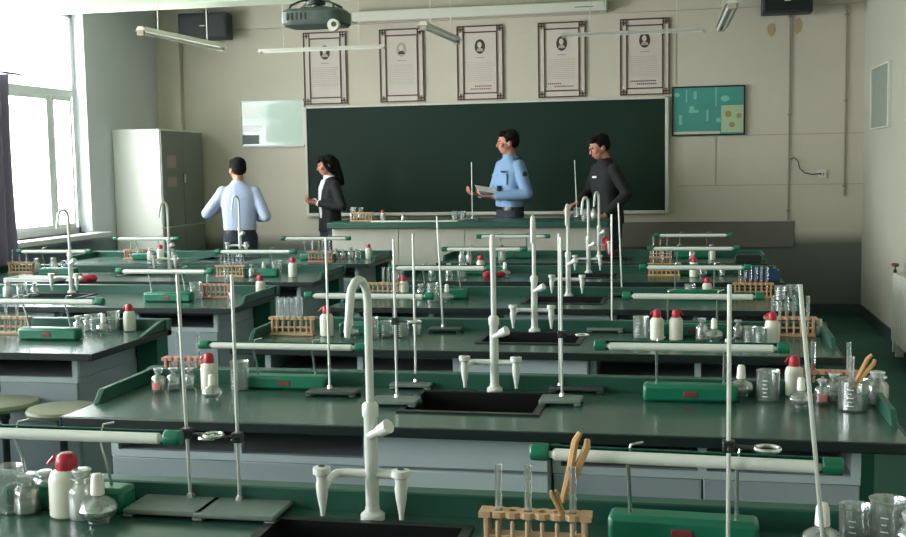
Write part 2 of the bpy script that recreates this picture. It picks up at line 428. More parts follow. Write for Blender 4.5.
def desk_lamp():
    r = empty('bench_lamp')
    MB().box(-.155, .155, -.035, .035, 0, .058).build('base', M_GREEN, r, bevel=.012)
    s = MB().box(-.022, .022, -.0385, -.03, .018, .036).build('power_socket', mat('dull red socket', (120, 42, 46)), r, bevel=.002)
    for x in (-.11, .11):
        MB().tube([(x, 0, .05), (x, -.018, .12), (x, -.045, .18)], .0042, 8).build('stem', M_CHROME, r)
        MB().tube([(x, -.042, .183), (x + .006, -.038, .213), (x + .03, -.03, .217)], .003, 6).build('wire_clip', M_CHROME, r)
    # hood, an open trough behind the tube
    pr = []
    for i in range(9):
        a = -PI * .45 + PI * .95 * (i / 8); pr.append((.017 * math.cos(a) - .046, .190 + .017 * math.sin(a)))
    for i in range(8, -1, -1):
        a = -PI * .45 + PI * .95 * (i / 8); pr.append((.0145 * math.cos(a) - .046, .190 + .0145 * math.sin(a)))
    MB().prism(pr, -.29, .29, 'x').build('hood', M_DKGREEN, r)
    MB().tube([(-.285, -.052, .188), (-.268, -.052, .188), (-.262, -.052, .188), (.262, -.052, .188), (.268, -.052, .188), (.285, -.052, .188)], [.006, .008, .0135, .0135, .008, .006], 12).build('tube', M_TUBE, r)
    for s in (-1, 1):
        MB().tube([(s * .275, -.048, .190), (s * .315, -.048, .190)], .0185, 12).build('end_cap', M_GREEN, r, bevel=.004)
    return r
def stand(base='iron', clamp=None, w=.10, d=.065, lean=0.0, rx=0.0):
    def f():
        r = empty('retort_stand')
        m = M_IRON if base == 'iron' else M_IRON2
        b = MB().box(-w, w, -d, d, .008, .02)
        for sx in (-1, 1):
            for sy in (-1, 1):
                b.box(sx * (w - .012) - .012, sx * (w - .012) + .012, sy * (d - .012) - .012, sy * (d - .012) + .012, 0, .009)
        b.build('base', m, r, bevel=.004)
        MB().tube([(rx, d * .45, .018), (rx + lean, d * .45, .555)], .0044, 8).build('rod', M_STEEL, r)
        MB().lathe([(.011, .019), (.009, .03)], 8, (rx, d * .45, 0)).build('rod_nut', M_CHROME, r)
        if clamp:
            cz, dirx, R = clamp
            y = d * .45; rx2 = rx + lean * cz / .55
            c = MB().box(rx2 - .012, rx2 + .012, y - .012, y + .012, cz - .012, cz + .012).tube([(rx2, y - .012, cz), (rx2, y - .035, cz)], .004, 6).build('clamp_boss', M_DARKMET, r, bevel=.003)
            MB().tube([(rx2, y, cz), (rx2 + dirx * .05, y - .01, cz)], .0045, 6).build('clamp_arm', M_DARKMET, c)
            pts = [(rx2 + dirx * (.05 + R) + R * math.cos(t), y - .01 + R * math.sin(t), cz) for t in [2 * PI * i / 20 for i in range(21)]]
            MB().tube(pts, .0042, 6).build('support_ring', M_CHROME, c)
        return r
    return f
def wash_bottle():
    r = empty('wash_bottle')
    MB().lathe([(.024, 0), (.028, .004), (.028, .075), (.024, .088), (.014, .095), (.014, .10)], 18).build('bottle', M_POLY, r)
    c = MB().lathe([(.0165, .093), (.017, .107), (.0155, .118), (.010, .125), (.001, .127)], 14).build('cap', M_RED, r)
    MB().tube([(-.008, 0, .116), (-.018, -.001, .117), (-.028, -.003, .104)], [.006, .0045, .003], 8).build('spout', M_RED, c)
    return r
def spirit_lamp():
    r = empty('spirit_lamp')
    MB().lathe([(.018, 0), (.022, .003), (.022, .007), (.036, .018), (.0405, .031), (.035, .045), (.020, .054), (.012, .058), (.013, .062), (.0105, .062), (.0105, .057), (.016, .053), (.033, .043), (.038, .031), (.034, .020), (.016, .012), (.001, .011)], 20, caps=False).build('glass_body', M_GLASS, r)
    MB().lathe([(.001, .012), (.015, .013), (.030, .024), (.001, .0245)], 16, caps=False).build('spirit_fuel', M_STOP, r)
    MB().tube([(.004, 0, .018), (.006, .004, .035), (0, 0, .06)], .003, 6).build('wick', M_WICK, r)
    MB().lathe([(.013, .060), (.0145, .062), (.0125, .095), (.009, .104), (.001, .106)], 14).build('cap', M_CAPW, r)
    return r
def beaker(h=.085, R=.031, n='beaker'):
    def f():
        r = empty(n)
        MB().lathe([(R * .9, 0), (R, .005), (R, h - .004), (R * 1.08, h), (R * 1.04, h + .001), (R - .0018, h - .006), (R - .0018, .006), (R * .85, .003), (.001, .003)], 20, caps=False).build('glass_wall', M_GLASS, r)
        MB().tube([(0, -R * .95, h - .004), (0, -R * 1.2, h + .001)], [.006, .003], 6).build('spout', M_GLASS, r)
        g = MB()
        for i in range(5):
            z = h * (.2 + .13 * i)
            for a in (-.5, -.35) if i % 2 else (-.55, -.4, -.25):
                t = -PI / 2 + a
                g.tube([((R + .0006) * math.cos(t), (R + .0006) * math.sin(t), z), ((R + .0006) * math.cos(t + .13), (R + .0006) * math.sin(t + .13), z)], .0008, 4)
        g.build('scale_marks', M_SCALE, r)
        return r
    return f
def reagent(h=.075, R=.024, label=False, cloudy=False, wide=False):
    def f():
        r = empty('reagent_bottle')
        nr = R * (.62 if wide else .42)
        MB().lathe([(R * .92, 0), (R, .004), (R, h * .62), (R * .9, h * .7), (nr, h * .8), (nr, h * .88), (nr * 1.3, h * .9), (nr * 1.3, h * .93), (nr * .85, h * .93), (nr * .85, h * .8), (R * .8, h * .68), (R * .9, h * .6), (R * .9, .006), (.001, .005)], 18, caps=False).build('glass_jar', M_STOP if cloudy else M_GLASS, r)
        q = 1.0 if wide else 1.5
        MB().lathe([(nr * .8, h * .78), (nr * .84, h * .935), (nr * q * .95, h * .98), (nr * q * 1.1, h * 1.07), (nr * q, h * 1.10), (.001, h * 1.11)], 14).build('stopper', M_STOP, r)
        MB().lathe([(R * .88, .006), (R * .88, h * .3), (.001, h * .3)], 16).build('contents', M_LIQ if label else M_STOP, r)
        if label:
            n = 7; vs = []
            for z in (h * .15, h * .48):
                for i in range(n): t = -PI / 2 - .6 + 1.2 * i / (n - 1); vs.append(((R + .0008) * math.cos(t), (R + .0008) * math.sin(t), z))
            MB().add(vs, [(i, i + 1, n + i + 1, n + i) for i in range(n - 1)]).build('paper_label', M_PINKL, r)
        return r
    return f
def rack(m=M_WOOD, n=6, pegs=True, L=.215):
    def f():
        r = empty('test_tube_rack')
        W_ = .022; H = .088
        b = MB(); cell = L / (n + 1); x0 = -L / 2
        def holed(x, z0, z1, R=.0095):
            k = 12; vs = []; fs = []
            sq = []
            for i in range(k):
                a = 2 * PI * (i + .5) / k; c_, s_ = math.cos(a), math.sin(a); q = max(abs(c_) / (cell / 2), abs(s_) / W_)
                sq.append((c_ / q, s_ / q))
            for z in (z0, z1):
                vs += [(x + p[0], p[1], z) for p in sq] + [(x + R * math.cos(2 * PI * (i + .5) / k), R * math.sin(2 * PI * (i + .5) / k), z) for i in range(k)]
            for i in range(k):
                j = (i + 1) % k
                fs += [(i, k + i, k + j, j), (2 * k + i, 2 * k + j, 3 * k + j, 3 * k + i), (i, j, 2 * k + j, 2 * k + i), (k + i, 3 * k + i, 3 * k + j, k + j)]
            b.add(vs, fs)
        for i in range(n): holed(x0 + cell * (i + 1), H - .012, H)
        b.box(x0 - .008, x0 + cell / 2, -W_, W_, H - .012, H).box(-x0 - cell / 2, -x0 + .008, -W_, W_, H - .012, H)
        b.build('top_board', m, r, smooth=False)
        MB().box(x0 - .004, -x0 + .004, -W_ - .004, W_ + .004, 0, .012).build('base_board', m, r, bevel=.002)
        MB().box(x0 + .008, -x0 - .008, -W_ * .8, W_ * .8, .035, .040).build('middle_rail', m, r, bevel=.001)
        for s in (-1, 1):
            MB().box(*sorted((s * (L / 2 - .012), s * (L / 2 - .002))), -W_ * .9, W_ * .9, .012, H - .012).build('end_post', m, r, bevel=.002)
        if pegs:
            for i in range(n):
                MB().lathe([(.0045, .012), (.0045, .066), (.003, .07)], 8, (x0 + cell * (i + 1) , -W_ * .75, 0)).build('peg', m, r)
        return r
    return f
def test_tube():
    R, h = .0078, .15
    pr = [(R * math.sin(PI / 2 * i / 4), R - R * math.cos(PI / 2 * i / 4)) for i in range(5)]
    pr[0] = (.0005, 0)
    pr += [(R, h - .003), (R * 1.25, h), (R * .95, h), (R * .85, h - .004), (R * .85, R)]
    return MB().lathe(pr, 12, caps=False).build('test_tube', M_GLASS)
def filled_tube():
    r = empty('test_tube')
    R, h = .0078, .15
    pr = [(.0005, 0), (R * .7, R * .3), (R, R), (R, h - .003), (R * 1.25, h), (R * .95, h)]
    MB().lathe(pr, 12, caps=False).build('glass_wall', M_GLASS, r)
    MB().lathe([(.0005, .001), (R * .7, R * .4), (R * .8, R), (R * .8, .075), (.0005, .075)], 10, caps=False).build('solution', M_ORANGE, r)
    return r
def tube_clamp():
    r = empty('test_tube_clamp')
    MB().tube([(-.004, 0, 0), (-.005, 0, .06), (-.011, 0, .13), (-.006, 0, .15)], [.006, .0085, .008, .006], 6).build('long_arm', M_CLIP, r)
    MB().tube([(.006, 0, .02), (.006, 0, .06), (.015, 0, .125), (.012, 0, .14)], [.006, .0085, .008, .006], 6).build('short_arm', M_CLIP, r)
    MB().tube([(-.012, 0, .06), (.012, 0, .06)], .0035, 6).build('spring', M_CHROME, r)
    return r
def towel():
    b = MB(); rr = random.Random(3)
    for i in range(7):
        b.ell((rr.uniform(-.05, .05), rr.uniform(-.02, .02), rr.uniform(.015, .035)), (rr.uniform(.025, .045), .025, rr.uniform(.015, .03)))
    return b.build('crumpled_cloth', M_REDCLOTH, remesh=.006, smth=3)

# ---- contents of the benches
def C(k): return f'the {ORD[k]} centre bench'
def Lb(k): return f'the {ORD[k]} window side bench'
def bz(p, z=.8005): return (p.x, p.y, z)
TAPYAW = [.25, -.15, -.05, .0, .5, .4]
TAPX = [-.007, .03, -.015, .0, .0, -.03]
for k, y in enumerate(CF):
    place(('tap', TAPYAW[k]), tap(TAPYAW[k]), (CXC + TAPX[k], y + CD - .042, .8), f'white three way swan neck tap behind the sink of {C(k)}', 'tap', 'white laboratory taps')
for k, y in enumerate(LF):
    if y and k > 1: place(('tap', .4), tap(.4), (LXC + .03, y + LD - .042, .8), f'white three way swan neck tap on {Lb(k)}', 'tap', 'white laboratory taps')
def lampat(x, y, lab):
    place('lamp', desk_lamp, (x, y, .8005), lab, 'lamp', 'green bench lamps')
def lampat(x, y, lab, rz=0):
    return place('lamp', desk_lamp, (x, y, .8005), lab, 'lamp', 'green bench lamps', rz)
LL = [(-1.44, .555), (-1.42, .545), (-1.47, .44), (-1.43, .43), (-1.43, .47), (-1.43, .46)]
LR = [(-.005, .53), (.015, .51), (.03, .52), (.05, .50), (.05, .50), (.06, .52)]
for k, y in enumerate(CF):
    o = lampat(LL[k][0], y + LL[k][1], f'green bench lamp with white tube, left half of {C(k)}')
    if k == 1: o.scale = (1, 1, .86)
    lampat(LR[k][0], y + LR[k][1], f'green bench lamp with white tube, right half of {C(k)}', 0 if k else -.045)
LLW = [0, 0, (-4.75, -2.98), (-4.75, -3.08), (-4.76, -3.10), (-4.72, -3.12)]
for k, y in enumerate(LF):
    if y and k > 1:
        lampat(LLW[k][1], y + (.30 if k == 3 else .38), f'green bench lamp with white tube, right half of {Lb(k)}')
        lampat(LLW[k][0], y + .42, f'green bench lamp with white tube, left half of {Lb(k)}')
# stands: (px, py of the rod foot, options, label)
def st(px, py, key, lab, **kw):
    p = at(px, py); rx = kw.get('rx', 0); d = kw.get('d', .065)
    place(('st', key), stand(**kw), (p.x - rx, p.y - d * .45, .8005), lab, 'stand', 'iron retort stands')
st(191, 505, 'A', 'grey based retort stand nearest the left lamp on the nearest bench', clamp=(.175, 1, .022), rx=.02, lean=-.012, w=.098, d=.08)
st(240, 508, 'B', 'grey based retort stand just left of the white tap on the nearest bench', clamp=(.17, -1, .02), rx=-.03, w=.098, d=.08)
st(728, 558, 'J', 'upright retort stand rising in front of the right lamp of the nearest bench', clamp=(.23, 1, .024))
st(824, 562, 'K', 'leaning retort stand beside the right end of the nearest lamp tube', lean=-.052)
st(330, 394, 'C', 'retort stand with black base beside the left lamp of the second centre bench', base='dark', rx=-.02, d=.042, w=.09)
st(397, 403, 'D', 'retort stand left of the second sink, nearer of two with grey bases', clamp=(.28, 1, .02), d=.05, w=.08)
st(416, 387, 'E', 'retort stand left of the second sink, further of two with grey bases', d=.04, w=.075, rx=.01)
st(562, 402, 'F', 'retort stand at the right edge of the second sink, ring clamp on its rod', clamp=(.23, 1, .02), d=.05, w=.07)
st(560, 391, 'G', 'retort stand with long narrow black base just behind the second sink corner', base='dark', rx=-.06, d=.03, w=.095)
st(612, 331, 'H', 'retort stand with grey base right of the third sink', d=.045, w=.085, rx=.03)
st(443, 331, 'I', 'retort stand with dark base left of the third sink', base='dark', d=.045, w=.08, rx=-.02, lean=-.02)
st(622, 296, 'N', 'slightly leaning retort stand right of the fourth sink', base='dark', d=.045, w=.08, lean=-.02)

# small glassware: kind, px, py, label tail, extra
def item(kind, px, py, lab, scale=1.0, rz=0.0, dz=0, hh=None):
    p = at(px, py)
    t = {'wash': ('wash', wash_bottle, 'wash bottle', 'white wash bottles'),
         'spirit': ('spirit', spirit_lamp, 'spirit lamp', 'glass spirit lamps'),
         'beaker': ('beaker', beaker(), 'beaker', 'glass beakers'),
         'tall': ('tall', beaker(.105, .033), 'beaker', 'glass beakers'),
         'wide': ('wide', beaker(.10, .046), 'beaker', 'glass beakers'),
         'jar': ('jar', reagent(.10, .036, wide=True), 'bottle', 'glass reagent bottles'),
         'bottle': ('bottle', reagent(), 'bottle', 'glass reagent bottles'),
         'pinkb': ('pinkb', reagent(label=True), 'bottle', 'glass reagent bottles'),
         'cloudy': ('cloudy', reagent(.09, .03, cloudy=True, wide=True), 'bottle', 'glass reagent bottles')}[kind]
    return place(t[0], t[1], bz(p, .8005 + dz), lab, t[2], t[3], rz, scale)
def rackat(px, py, lab, tubes, tl, m='w', rz=0.0, n=6, filled=(), L=.215, scale=1):
    p = at(px, py); mm = {'w': M_WOOD, 'p': M_WOODP, 'o': M_CLIP}[m]
    place(('rack', m, n, L), rack(mm, n, True, L), bz(p), lab, 'rack', 'wooden test tube racks', rz, scale)
    cell = L / (n + 1)
    for i in range(n):
        if i not in tubes: continue
        x = (-L / 2 + cell * (i + 1)) * scale
        q = (p.x + x * math.cos(rz), p.y + x * math.sin(rz), .8005 + .0405 * scale)
        T = sorted(tubes); ix = T.index(i); nT = len(T)
        od = 'leftmost ' if ix == 0 else 'rightmost ' if ix == nT - 1 else (('middle ' if nT == 3 else ['', 'second ', 'third ', 'fourth ', 'fifth '][ix]))
        tl_ = [od + t for t in tl]
        if i in filled: place('ftube', filled_tube, q, tl_[1], 'test tube', 'test tubes ' + tl[2], 0, .95)
        else: place('tube', test_tube, q, tl_[0], 'test tube', 'test tubes ' + tl[2], 0, .95)

# nearest centre bench
N = 'nearest bench'
item('tall', 9, 512, 'glass beaker at the left frame edge, leftmost on the nearest bench', 1.05)
item('jar', 28, 513, 'wide glass stoppered jar second from the left frame edge, nearest bench', .85)
item('bottle', 47, 506, 'glass stoppered bottle just behind left of the large red capped bottle, nearest bench', 1.05)
item('wash', 69, 515, 'large squat wash bottle with red spout, front left of the nearest bench', 1.2, rz=.2).scale = (1.5, 1.5, 1.18)
item('cloudy', 84, 517, 'cloudy white bottle between the red capped bottle and a spirit lamp, nearest bench', 1.15)
item('spirit', 99, 523, 'glass spirit lamp with white cap nearest the left green lamp base, nearest bench', 1.1)
item('spirit', 822, 556, 'spirit lamp with white cap under the right lamp end, bottom frame edge', 1.05)
item('beaker', 855, 548, 'graduated beaker right of the white capped spirit lamp, nearest bench', 1.05)
item('tall', 887, 552, 'tall glass beaker second from the right on the nearest bench', 1.05)
item('jar', 912, 562, 'glass stoppered jar in the bottom right corner of the picture', .9)
rackat(536, 553, 'pale wooden test tube rack with six holes on the nearest bench', (0, 2, 5), ('empty glass test tube standing in the nearest wooden rack', '', 'in the nearest rack'), 'w', n=6)
p = at(576, 553)
o = place('clamp', tube_clamp, (p.x - .024, p.y + .001, .905), 'wooden test tube clamp standing upright above the nearest rack', 'tube clamp', 'wooden test tube clamps'); o.rotation_euler = (0, .27, .2)
o = place('clamp', tube_clamp, (p.x - .02, p.y - .02, .875), 'wooden test tube clamp leaning left at the nearest rack', 'tube clamp', 'wooden test tube clamps', scale=.5); o.rotation_euler = (.1, -.42, .5)
# second centre bench
item('pinkb', 159, 392, 'small glass bottle with pink label, left end of the second bench', 1.05)
item('bottle', 174, 390, 'small glass bottle right of the pink labelled one, second bench', 1.0)
item('bottle', 190, 389, 'small glass bottle third from the left, second bench', .95)
rackat(186, 380, 'pinkish test tube rack at the left end of the second centre bench', (1, 4), ('glass test tube in the pinkish rack at the left end', '', 'in the second left rack'), 'p', n=5, L=.16)
item('wash', 210, 391, 'wash bottle with red cap behind a spirit lamp, left part of second bench', 1.1)
item('spirit', 212, 400, 'spirit lamp in front of the red capped bottle, left of second bench', .85)
item('tall', 240, 390, 'clear tall beaker left of the green lamp base, second bench', 1.0)
item('spirit', 741, 397, 'spirit lamp with white cap right of the green lamp base, second bench', 1.05)
item('beaker', 768, 401, 'graduated beaker between spirit lamp and red capped bottle, second bench', 1.2)
item('wash', 794, 396, 'wash bottle with dark red cap on the right of the second bench', 1.1)
item('spirit', 801, 408, 'spirit lamp in front of the wash bottle, right of second bench', .95)
rackat(826, 396, 'pinkish test tube rack behind bottles at the right of the second bench', (1, 5), ('glass test tube in the pinkish rack at the right end', 'test tube holding brown solution in the second bench rack', 'in the second right rack'), 'p', n=6, L=.2, filled=(1,))
item('pinkb', 822, 404, 'brown glass bottle with pink label, right of second bench', 1.0)
item('bottle', 834, 402, 'clear stoppered bottle beside the pink labelled one, right of second bench', 1.15)
item('wide', 853, 410, 'wide clear beaker nearest the right front of second bench', 1.0)
item('jar', 877, 405, 'glass stoppered jar at the right end of the second bench', 1.0)
p = at(853, 410)
o = place('tube', test_tube, (p.x - .01, p.y, .806), 'glass test tube standing in the wide beaker of the second bench', 'test tube', 'test tubes in the beaker'); o.rotation_euler = (0, .03, 0); o.scale = (1, 1, 1.1)
o = place('clamp', tube_clamp, (p.x - .008, p.y - .0, .86), 'orange wooden clamp leaning right out of the wide beaker', 'tube clamp', 'wooden test tube clamps', scale=.9); o.rotation_euler = (0, .52, 0)
# third centre bench
rackat(293, 335, 'pale wooden rack full of test tubes, left end of third centre bench', (0, 1, 2, 3, 4), ('glass test tube in the left rack of the third bench', '', 'in the third left rack'), 'w', n=6, L=.21)
item('wash', 327, 336, 'wash bottle with pink red cap beside the left rack, third bench', 1.15)
item('spirit', 351, 338, 'spirit lamp seen through the nearest tap hook, third bench', .95)
item('tall', 372, 339, 'tall beaker behind the nearest tap neck, third bench', .95)
item('beaker', 387, 337, 'low beaker just right of the nearest tap neck, third bench', .9)
item('beaker', 403, 337, 'low beaker between two upright rods, third bench', .9)
item('bottle', 417, 335, 'stoppered bottle left of the dark stand base, third bench', .95)
item('beaker', 641, 338, 'beaker left of two red capped bottles, third bench', 1.15)
item('wash', 657, 340, 'left one of two red capped bottles side by side, third bench', 1.1)
item('wash', 676, 340, 'right one of two red capped bottles side by side, third bench', 1.1, rz=3.0)
item('bottle', 702, 340, 'stoppered glass bottle right of the bottle pair, third bench', 1.2)
item('spirit', 714, 342, 'spirit lamp near the right lamp of the third bench', 1.0)
item('bottle', 738, 338, 'slim glass bottle behind the upright rod, third bench', 1.0)
item('beaker', 750, 344, 'left of two small beakers before the right wash bottle, third bench', .9)
item('beaker', 761, 345, 'right of two small beakers before the right wash bottle, third bench', .9)
item('wash', 772, 344, 'wash bottle with red cap in front of the right rack, third bench', 1.12)
rackat(790, 336, 'wooden rack crowded with test tubes, right end of third bench', (0, 1, 2, 3, 4, 5), ('clear glass test tube in the right rack of the third bench', 'test tube with brown solution in the right rack of the third bench', 'in the third right rack'), 'w', n=6, filled=(2, 4))
item('jar', 818, 336, 'glass jar at the right end of the third bench', .7)
# fourth centre bench
rackat(386, 297, 'wooden rack with test tubes, left end of fourth centre bench', (2, 3, 4, 5), ('glass test tube in the left rack of the fourth bench', '', 'in the fourth left rack'), 'w')
item('wash', 404, 297, 'wash bottle with red cap on the left of the fourth bench', 1.05)
item('bottle', 421, 299, 'glass bottle left of a tall beaker, fourth bench', 1.1)
item('tall', 433, 302, 'tall clear beaker on the left of the fourth bench', 1.05)
item('spirit', 447, 302, 'spirit lamp right of the tall beaker, fourth bench', 1.0)
rackat(753, 298, 'orange brown rack full of test tubes, right of fourth bench', (0, 1, 2, 3, 4, 5), ('test tube in the right rack of the fourth bench', 'brown filled test tube in the right rack of the fourth bench', 'in the fourth right rack'), 'o', filled=(0, 1, 2, 3, 5))
item('wide', 781, 300, 'left of two wide beakers at the right end of fourth bench', .8)
item('wide', 793, 299, 'right of two wide beakers at the right end of fourth bench', .8)
item('wash', 707, 299, 'wash bottle under the right lamp of the fourth bench', 1.0)
item('beaker', 690, 299, 'small beaker under the right lamp of the fourth bench', 1.0)
# fifth centre bench
item('bottle', 432, 276, 'leftmost small glass bottle on the fifth centre bench', 1.0)
item('bottle', 449, 276, 'small glass bottle left of the beaker, fifth centre bench', 1.1)
item('beaker', 462, 277, 'small beaker on the left of the fifth centre bench', 1.05)
item('wash', 481, 274, 'wash bottle with red cap on the left of the fifth bench', 1.1)
item('spirit', 505, 277, 'spirit lamp with white cap beside red cloth, fifth bench', 1.0)
place('cloth', towel, bz(at(494, 279)), 'crumpled red cloth left of the tap on the fifth bench', 'cloth', 'red cloths')
rackat(664, 276, 'orange test tube rack on the right of the fifth bench', (0, 2, 4), ('', 'short brown filled test tube in the right rack of the fifth bench', 'in the fifth right rack'), 'o', filled=(0, 2, 4))
item('wash', 694, 277, 'white wash bottle on the right of the fifth bench', 1.1)
item('jar', 703, 276, 'glass jar right of the white bottle, fifth bench', .7)
item('bottle', 722, 276, 'stoppered glass bottle right part of the fifth bench', 1.0)
p = at(762, 281); pr = MB().box(-.11, .11, -.07, .07, 0, .006)
for q in ((-.11, .11, -.07, -.062), (-.11, .11, .062, .07), (-.11, -.102, -.062, .062), (.102, .11, -.062, .062)): pr.box(*q, .006, .075)
tag(pr.build('plastic_tray', M_BLUE, loc=bz(p), bevel=.003), 'deep navy plastic tray at the right end of the fifth bench', 'tray')
# rearmost centre bench
item('cloudy', 462, 262, 'left of two small pale bottles, rearmost bench left of taps', .9)
item('cloudy', 469, 262, 'right of two small pale bottles, rearmost bench left of taps', .9)
item('wash', 502, 260, 'wash bottle under the left lamp of the rearmost centre bench', 1.0)
rackat(660, 258, 'pinkish test tube rack on the right of the rearmost bench', (0, 2, 4), ('', 'red brown filled test tube in the pinkish rack of the rearmost bench', 'in the rear right rack'), 'p', filled=(0, 2, 4), n=5, L=.17)
item('wash', 712, 260, 'wash bottle on the right of the rearmost centre bench', 1.0)
item('pinkb', 692, 259, 'pink labelled bottle on the right of the rearmost bench', 1.1)
place('cloth', towel, bz(at(697, 256)), 'crumpled red cloth at the right of the rearmost centre bench', 'cloth', 'red cloths')
o = place('cloth', towel, (CXC + .02, CF[5] + CD - .05, .875), 'bunched red cloth hanging on the tap of the rearmost centre bench', 'cloth', 'red cloths'); o.rotation_euler = (0, 1.3, .2); o.scale = (1.1, 1.6, 1.3)
p = at(748, 262); tag(MB().box(-.1, .1, -.06, .06, 0, .05).box(-.09, .09, -.05, .05, .05, .058).build('instrument_box', M_BLACK, loc=bz(p), bevel=.006), 'flat black box at the right end of the rearmost centre bench', 'box')
# window side benches
rackat(10, 334, 'wooden test tube rack at the left frame edge, third window side bench', (0, 2, 4), ('glass test tube in the rack at the left frame edge', '', 'in the left edge rack'), 'w')
item('bottle', 79, 334, 'slim glass bottle right of the green lamp base, third window side bench', 1.1)
item('bottle', 88, 331, 'second glass bottle from the lamp base, third window side bench', 1.0)
item('beaker', 96, 331, 'beaker behind the spirit lamp, third window side bench', 1.0)
item('spirit', 104, 334, 'spirit lamp in the glassware row of the third window side bench', .95)
item('tall', 114, 330, 'tall beaker beside the white bottle, third window side bench', .9)
item('wash', 130, 331, 'wash bottle with dull red cap at the right end of third window side bench', 1.08)
item('beaker', 196, 299, 'beaker right of the lamp base, fourth window side bench', 1.2)
rackat(217, 298, 'pinkish wooden rack on the fourth window side bench', (0, 4), ('glass test tube in the pinkish rack of the fourth window side bench', '', 'in the pinkish window side rack'), 'p', n=5, L=.18)
item('bottle', 232, 300, 'small glass bottle at the right of the pinkish rack, fourth window side bench', .9)
item('wash', 261, 297, 'wash bottle with red cap at the right end of fourth window side bench', 1.08)
item('cloudy', 8, 297, 'leftmost pale bottle on the fourth window side bench', 1.0)
item('beaker', 22, 298, 'beaker at the left of the fourth window side bench', 1.1)
item('bottle', 35, 297, 'small glass bottle left of the tap, fourth window side bench', 1.1)
place('cloth', towel, bz(at(84, 284)), 'crumpled red cloth beside the fourth window side tap', 'cloth', 'red cloths', scale=1.3)
p = at(35, 281); pr = MB().box(-.2, .2, -.09, .09, 0, .008)
for q in ((-.2, .2, -.09, -.08), (-.2, .2, .08, .09), (-.2, -.19, -.08, .08), (.19, .2, -.08, .08)): pr.box(*q, .008, .03)
tag(pr.build('enamel_tray', M_WHITE, loc=bz(p), bevel=.003), 'long white enamel tray on the fifth window side bench by the window', 'tray')
rackat(22, 273, 'wooden test tube rack near the curtain, fifth window side bench', (0, 2, 4), ('glass test tube in the rack near the curtain', '', 'in the curtain side rack'), 'w')
item('cloudy', 37, 272, 'left of two pale bottles near the window, fifth window side bench', 1.1)
item('cloudy', 54, 272, 'right of two pale bottles near the window, fifth window side bench', 1.15)
item('bottle', 64, 272, 'small glass bottle left of a tap, fifth window side bench', 1.1)
rackat(231, 277, 'wooden rack full of tubes, fifth window side bench', (0, 1, 2, 3, 4, 5), ('glass test tube in the rack of the fifth window side bench', '', 'in the fifth window side rack'), 'w')
item('bottle', 252, 277, 'left glass bottle right of the rack, fifth window side bench', 1.15)
item('spirit', 264, 276, 'spirit lamp near the right of the fifth window side bench', 1.0)
item('tall', 277, 275, 'tall beaker near the right of the fifth window side bench', 1.0)
item('wash', 293, 277, 'white wash bottle at the right of the fifth window side bench', 1.15)
rackat(321, 262, 'wooden test tube rack on the rearmost window side bench', (0, 2, 3, 5), ('glass test tube in the rack of the rearmost window side bench', '', 'in the rear window side rack'), 'p')
item('pinkb', 336, 259, 'left small bottle right of the rack, rearmost window side bench', 1.1)
item('pinkb', 343, 259, 'right small bottle right of the rack, rearmost window side bench', 1.0)
item('bottle', 351, 259, 'stoppered glass bottle, right part of rearmost window side bench', 1.2)
item('beaker', 358, 258, 'dark seeming beaker next to the corner wash bottle, rearmost window side bench', .9)
item('wash', 369, 259, 'wash bottle at the right corner of rearmost window side bench', 1.05)
item('cloudy', 151, 260, 'left of two pale bottles, rearmost window side bench before the cupboard', 1.1)
item('wash', 161, 261, 'white wash bottle before the cupboard, rearmost window side bench', 1.15)
item('cloudy', 173, 261, 'right of two pale bottles, rearmost window side bench before the cupboard', 1.1)
rackat(136, 259, 'wooden rack in front of the brightly lit cupboard side', (1, 3), ('glass test tube in the rack before the cupboard', '', 'in the cupboard side rack'), 'p')

# stools
def stool():
    r = empty('stool')
    MB().lathe([(.0, .555), (.12, .555), (.145, .562), (.15, .575), (.145, .588), (.12, .592), (.0005, .592)], 28).build('seat', M_SEAT, r)
    MB().lathe([(.016, .02), (.016, .50), (.024, .51), (.024, .555)], 14).build('pole', M_IRON2, r)
    MB().lathe([(.14, 0), (.14, .012), (.05, .03), (.03, .05)], 24).build('base', M_IRON2, r)
    MB().tube([(.1 * math.cos(t), .1 * math.sin(t), .22) for t in [2 * PI * i / 20 for i in range(21)]], .007, 8).tube([(-.1, 0, .22), (.1, 0, .22)], .006, 6).build('foot_ring', M_CHROME, r)
    return r
p = at(62, 408, .585); place('stool', stool, (p.x, p.y, 0), 'round olive grey stool near the left end of the second centre bench', 'stool', 'round stools')
p = at(4, 402, .585); place('stool', stool, (p.x, p.y, 0), 'round stool at the left frame edge, partly cut off', 'stool', 'round stools')

# ---------------------------------------------------------------- front of the room
PZ = .15
structure(MB().box(-4.25, .4, 9.98, YW, 0, PZ).build('trim_7', M_IRON2, bevel=.01))
def demo():
    r = empty('demonstration_bench', (-2.02, 10.2, PZ))
    X0, X1 = -1.33, 1.33
    MB().box(X0, X1, 0, .7, .865, .92).build('worktop', M_SPL, r, bevel=.004)
    MB().box(X0 + .03, X1 - .03, .06, .64, .06, .865).build('body', M_DEMO, r, bevel=.004)
    MB().box(X0 + .05, X1 - .05, .1, .6, 0, .06).build('plinth', M_EDGE, r)
    w = (X1 - X0 - .1) / 4
    for i in range(4):
        MB().box(X0 + .05 + i * w + .004, X0 + .05 + (i + 1) * w - .004, .052, .062, .09, .85).build('front_panel', M_DEMO, r, bevel=.003)
    tag(r, 'long beige teacher demonstration bench with dark green top before the chalkboard', 'demonstration bench')
demo()
DZ = 1.0705
def don(px, py, dy=None):
    p = at(px, py, 1.07); y = min(max(p.y, 10.3), 10.8)
    if dy: y = dy
    r = ray(px, py); return (CAM.x + r.x * y / r.y, y, DZ)
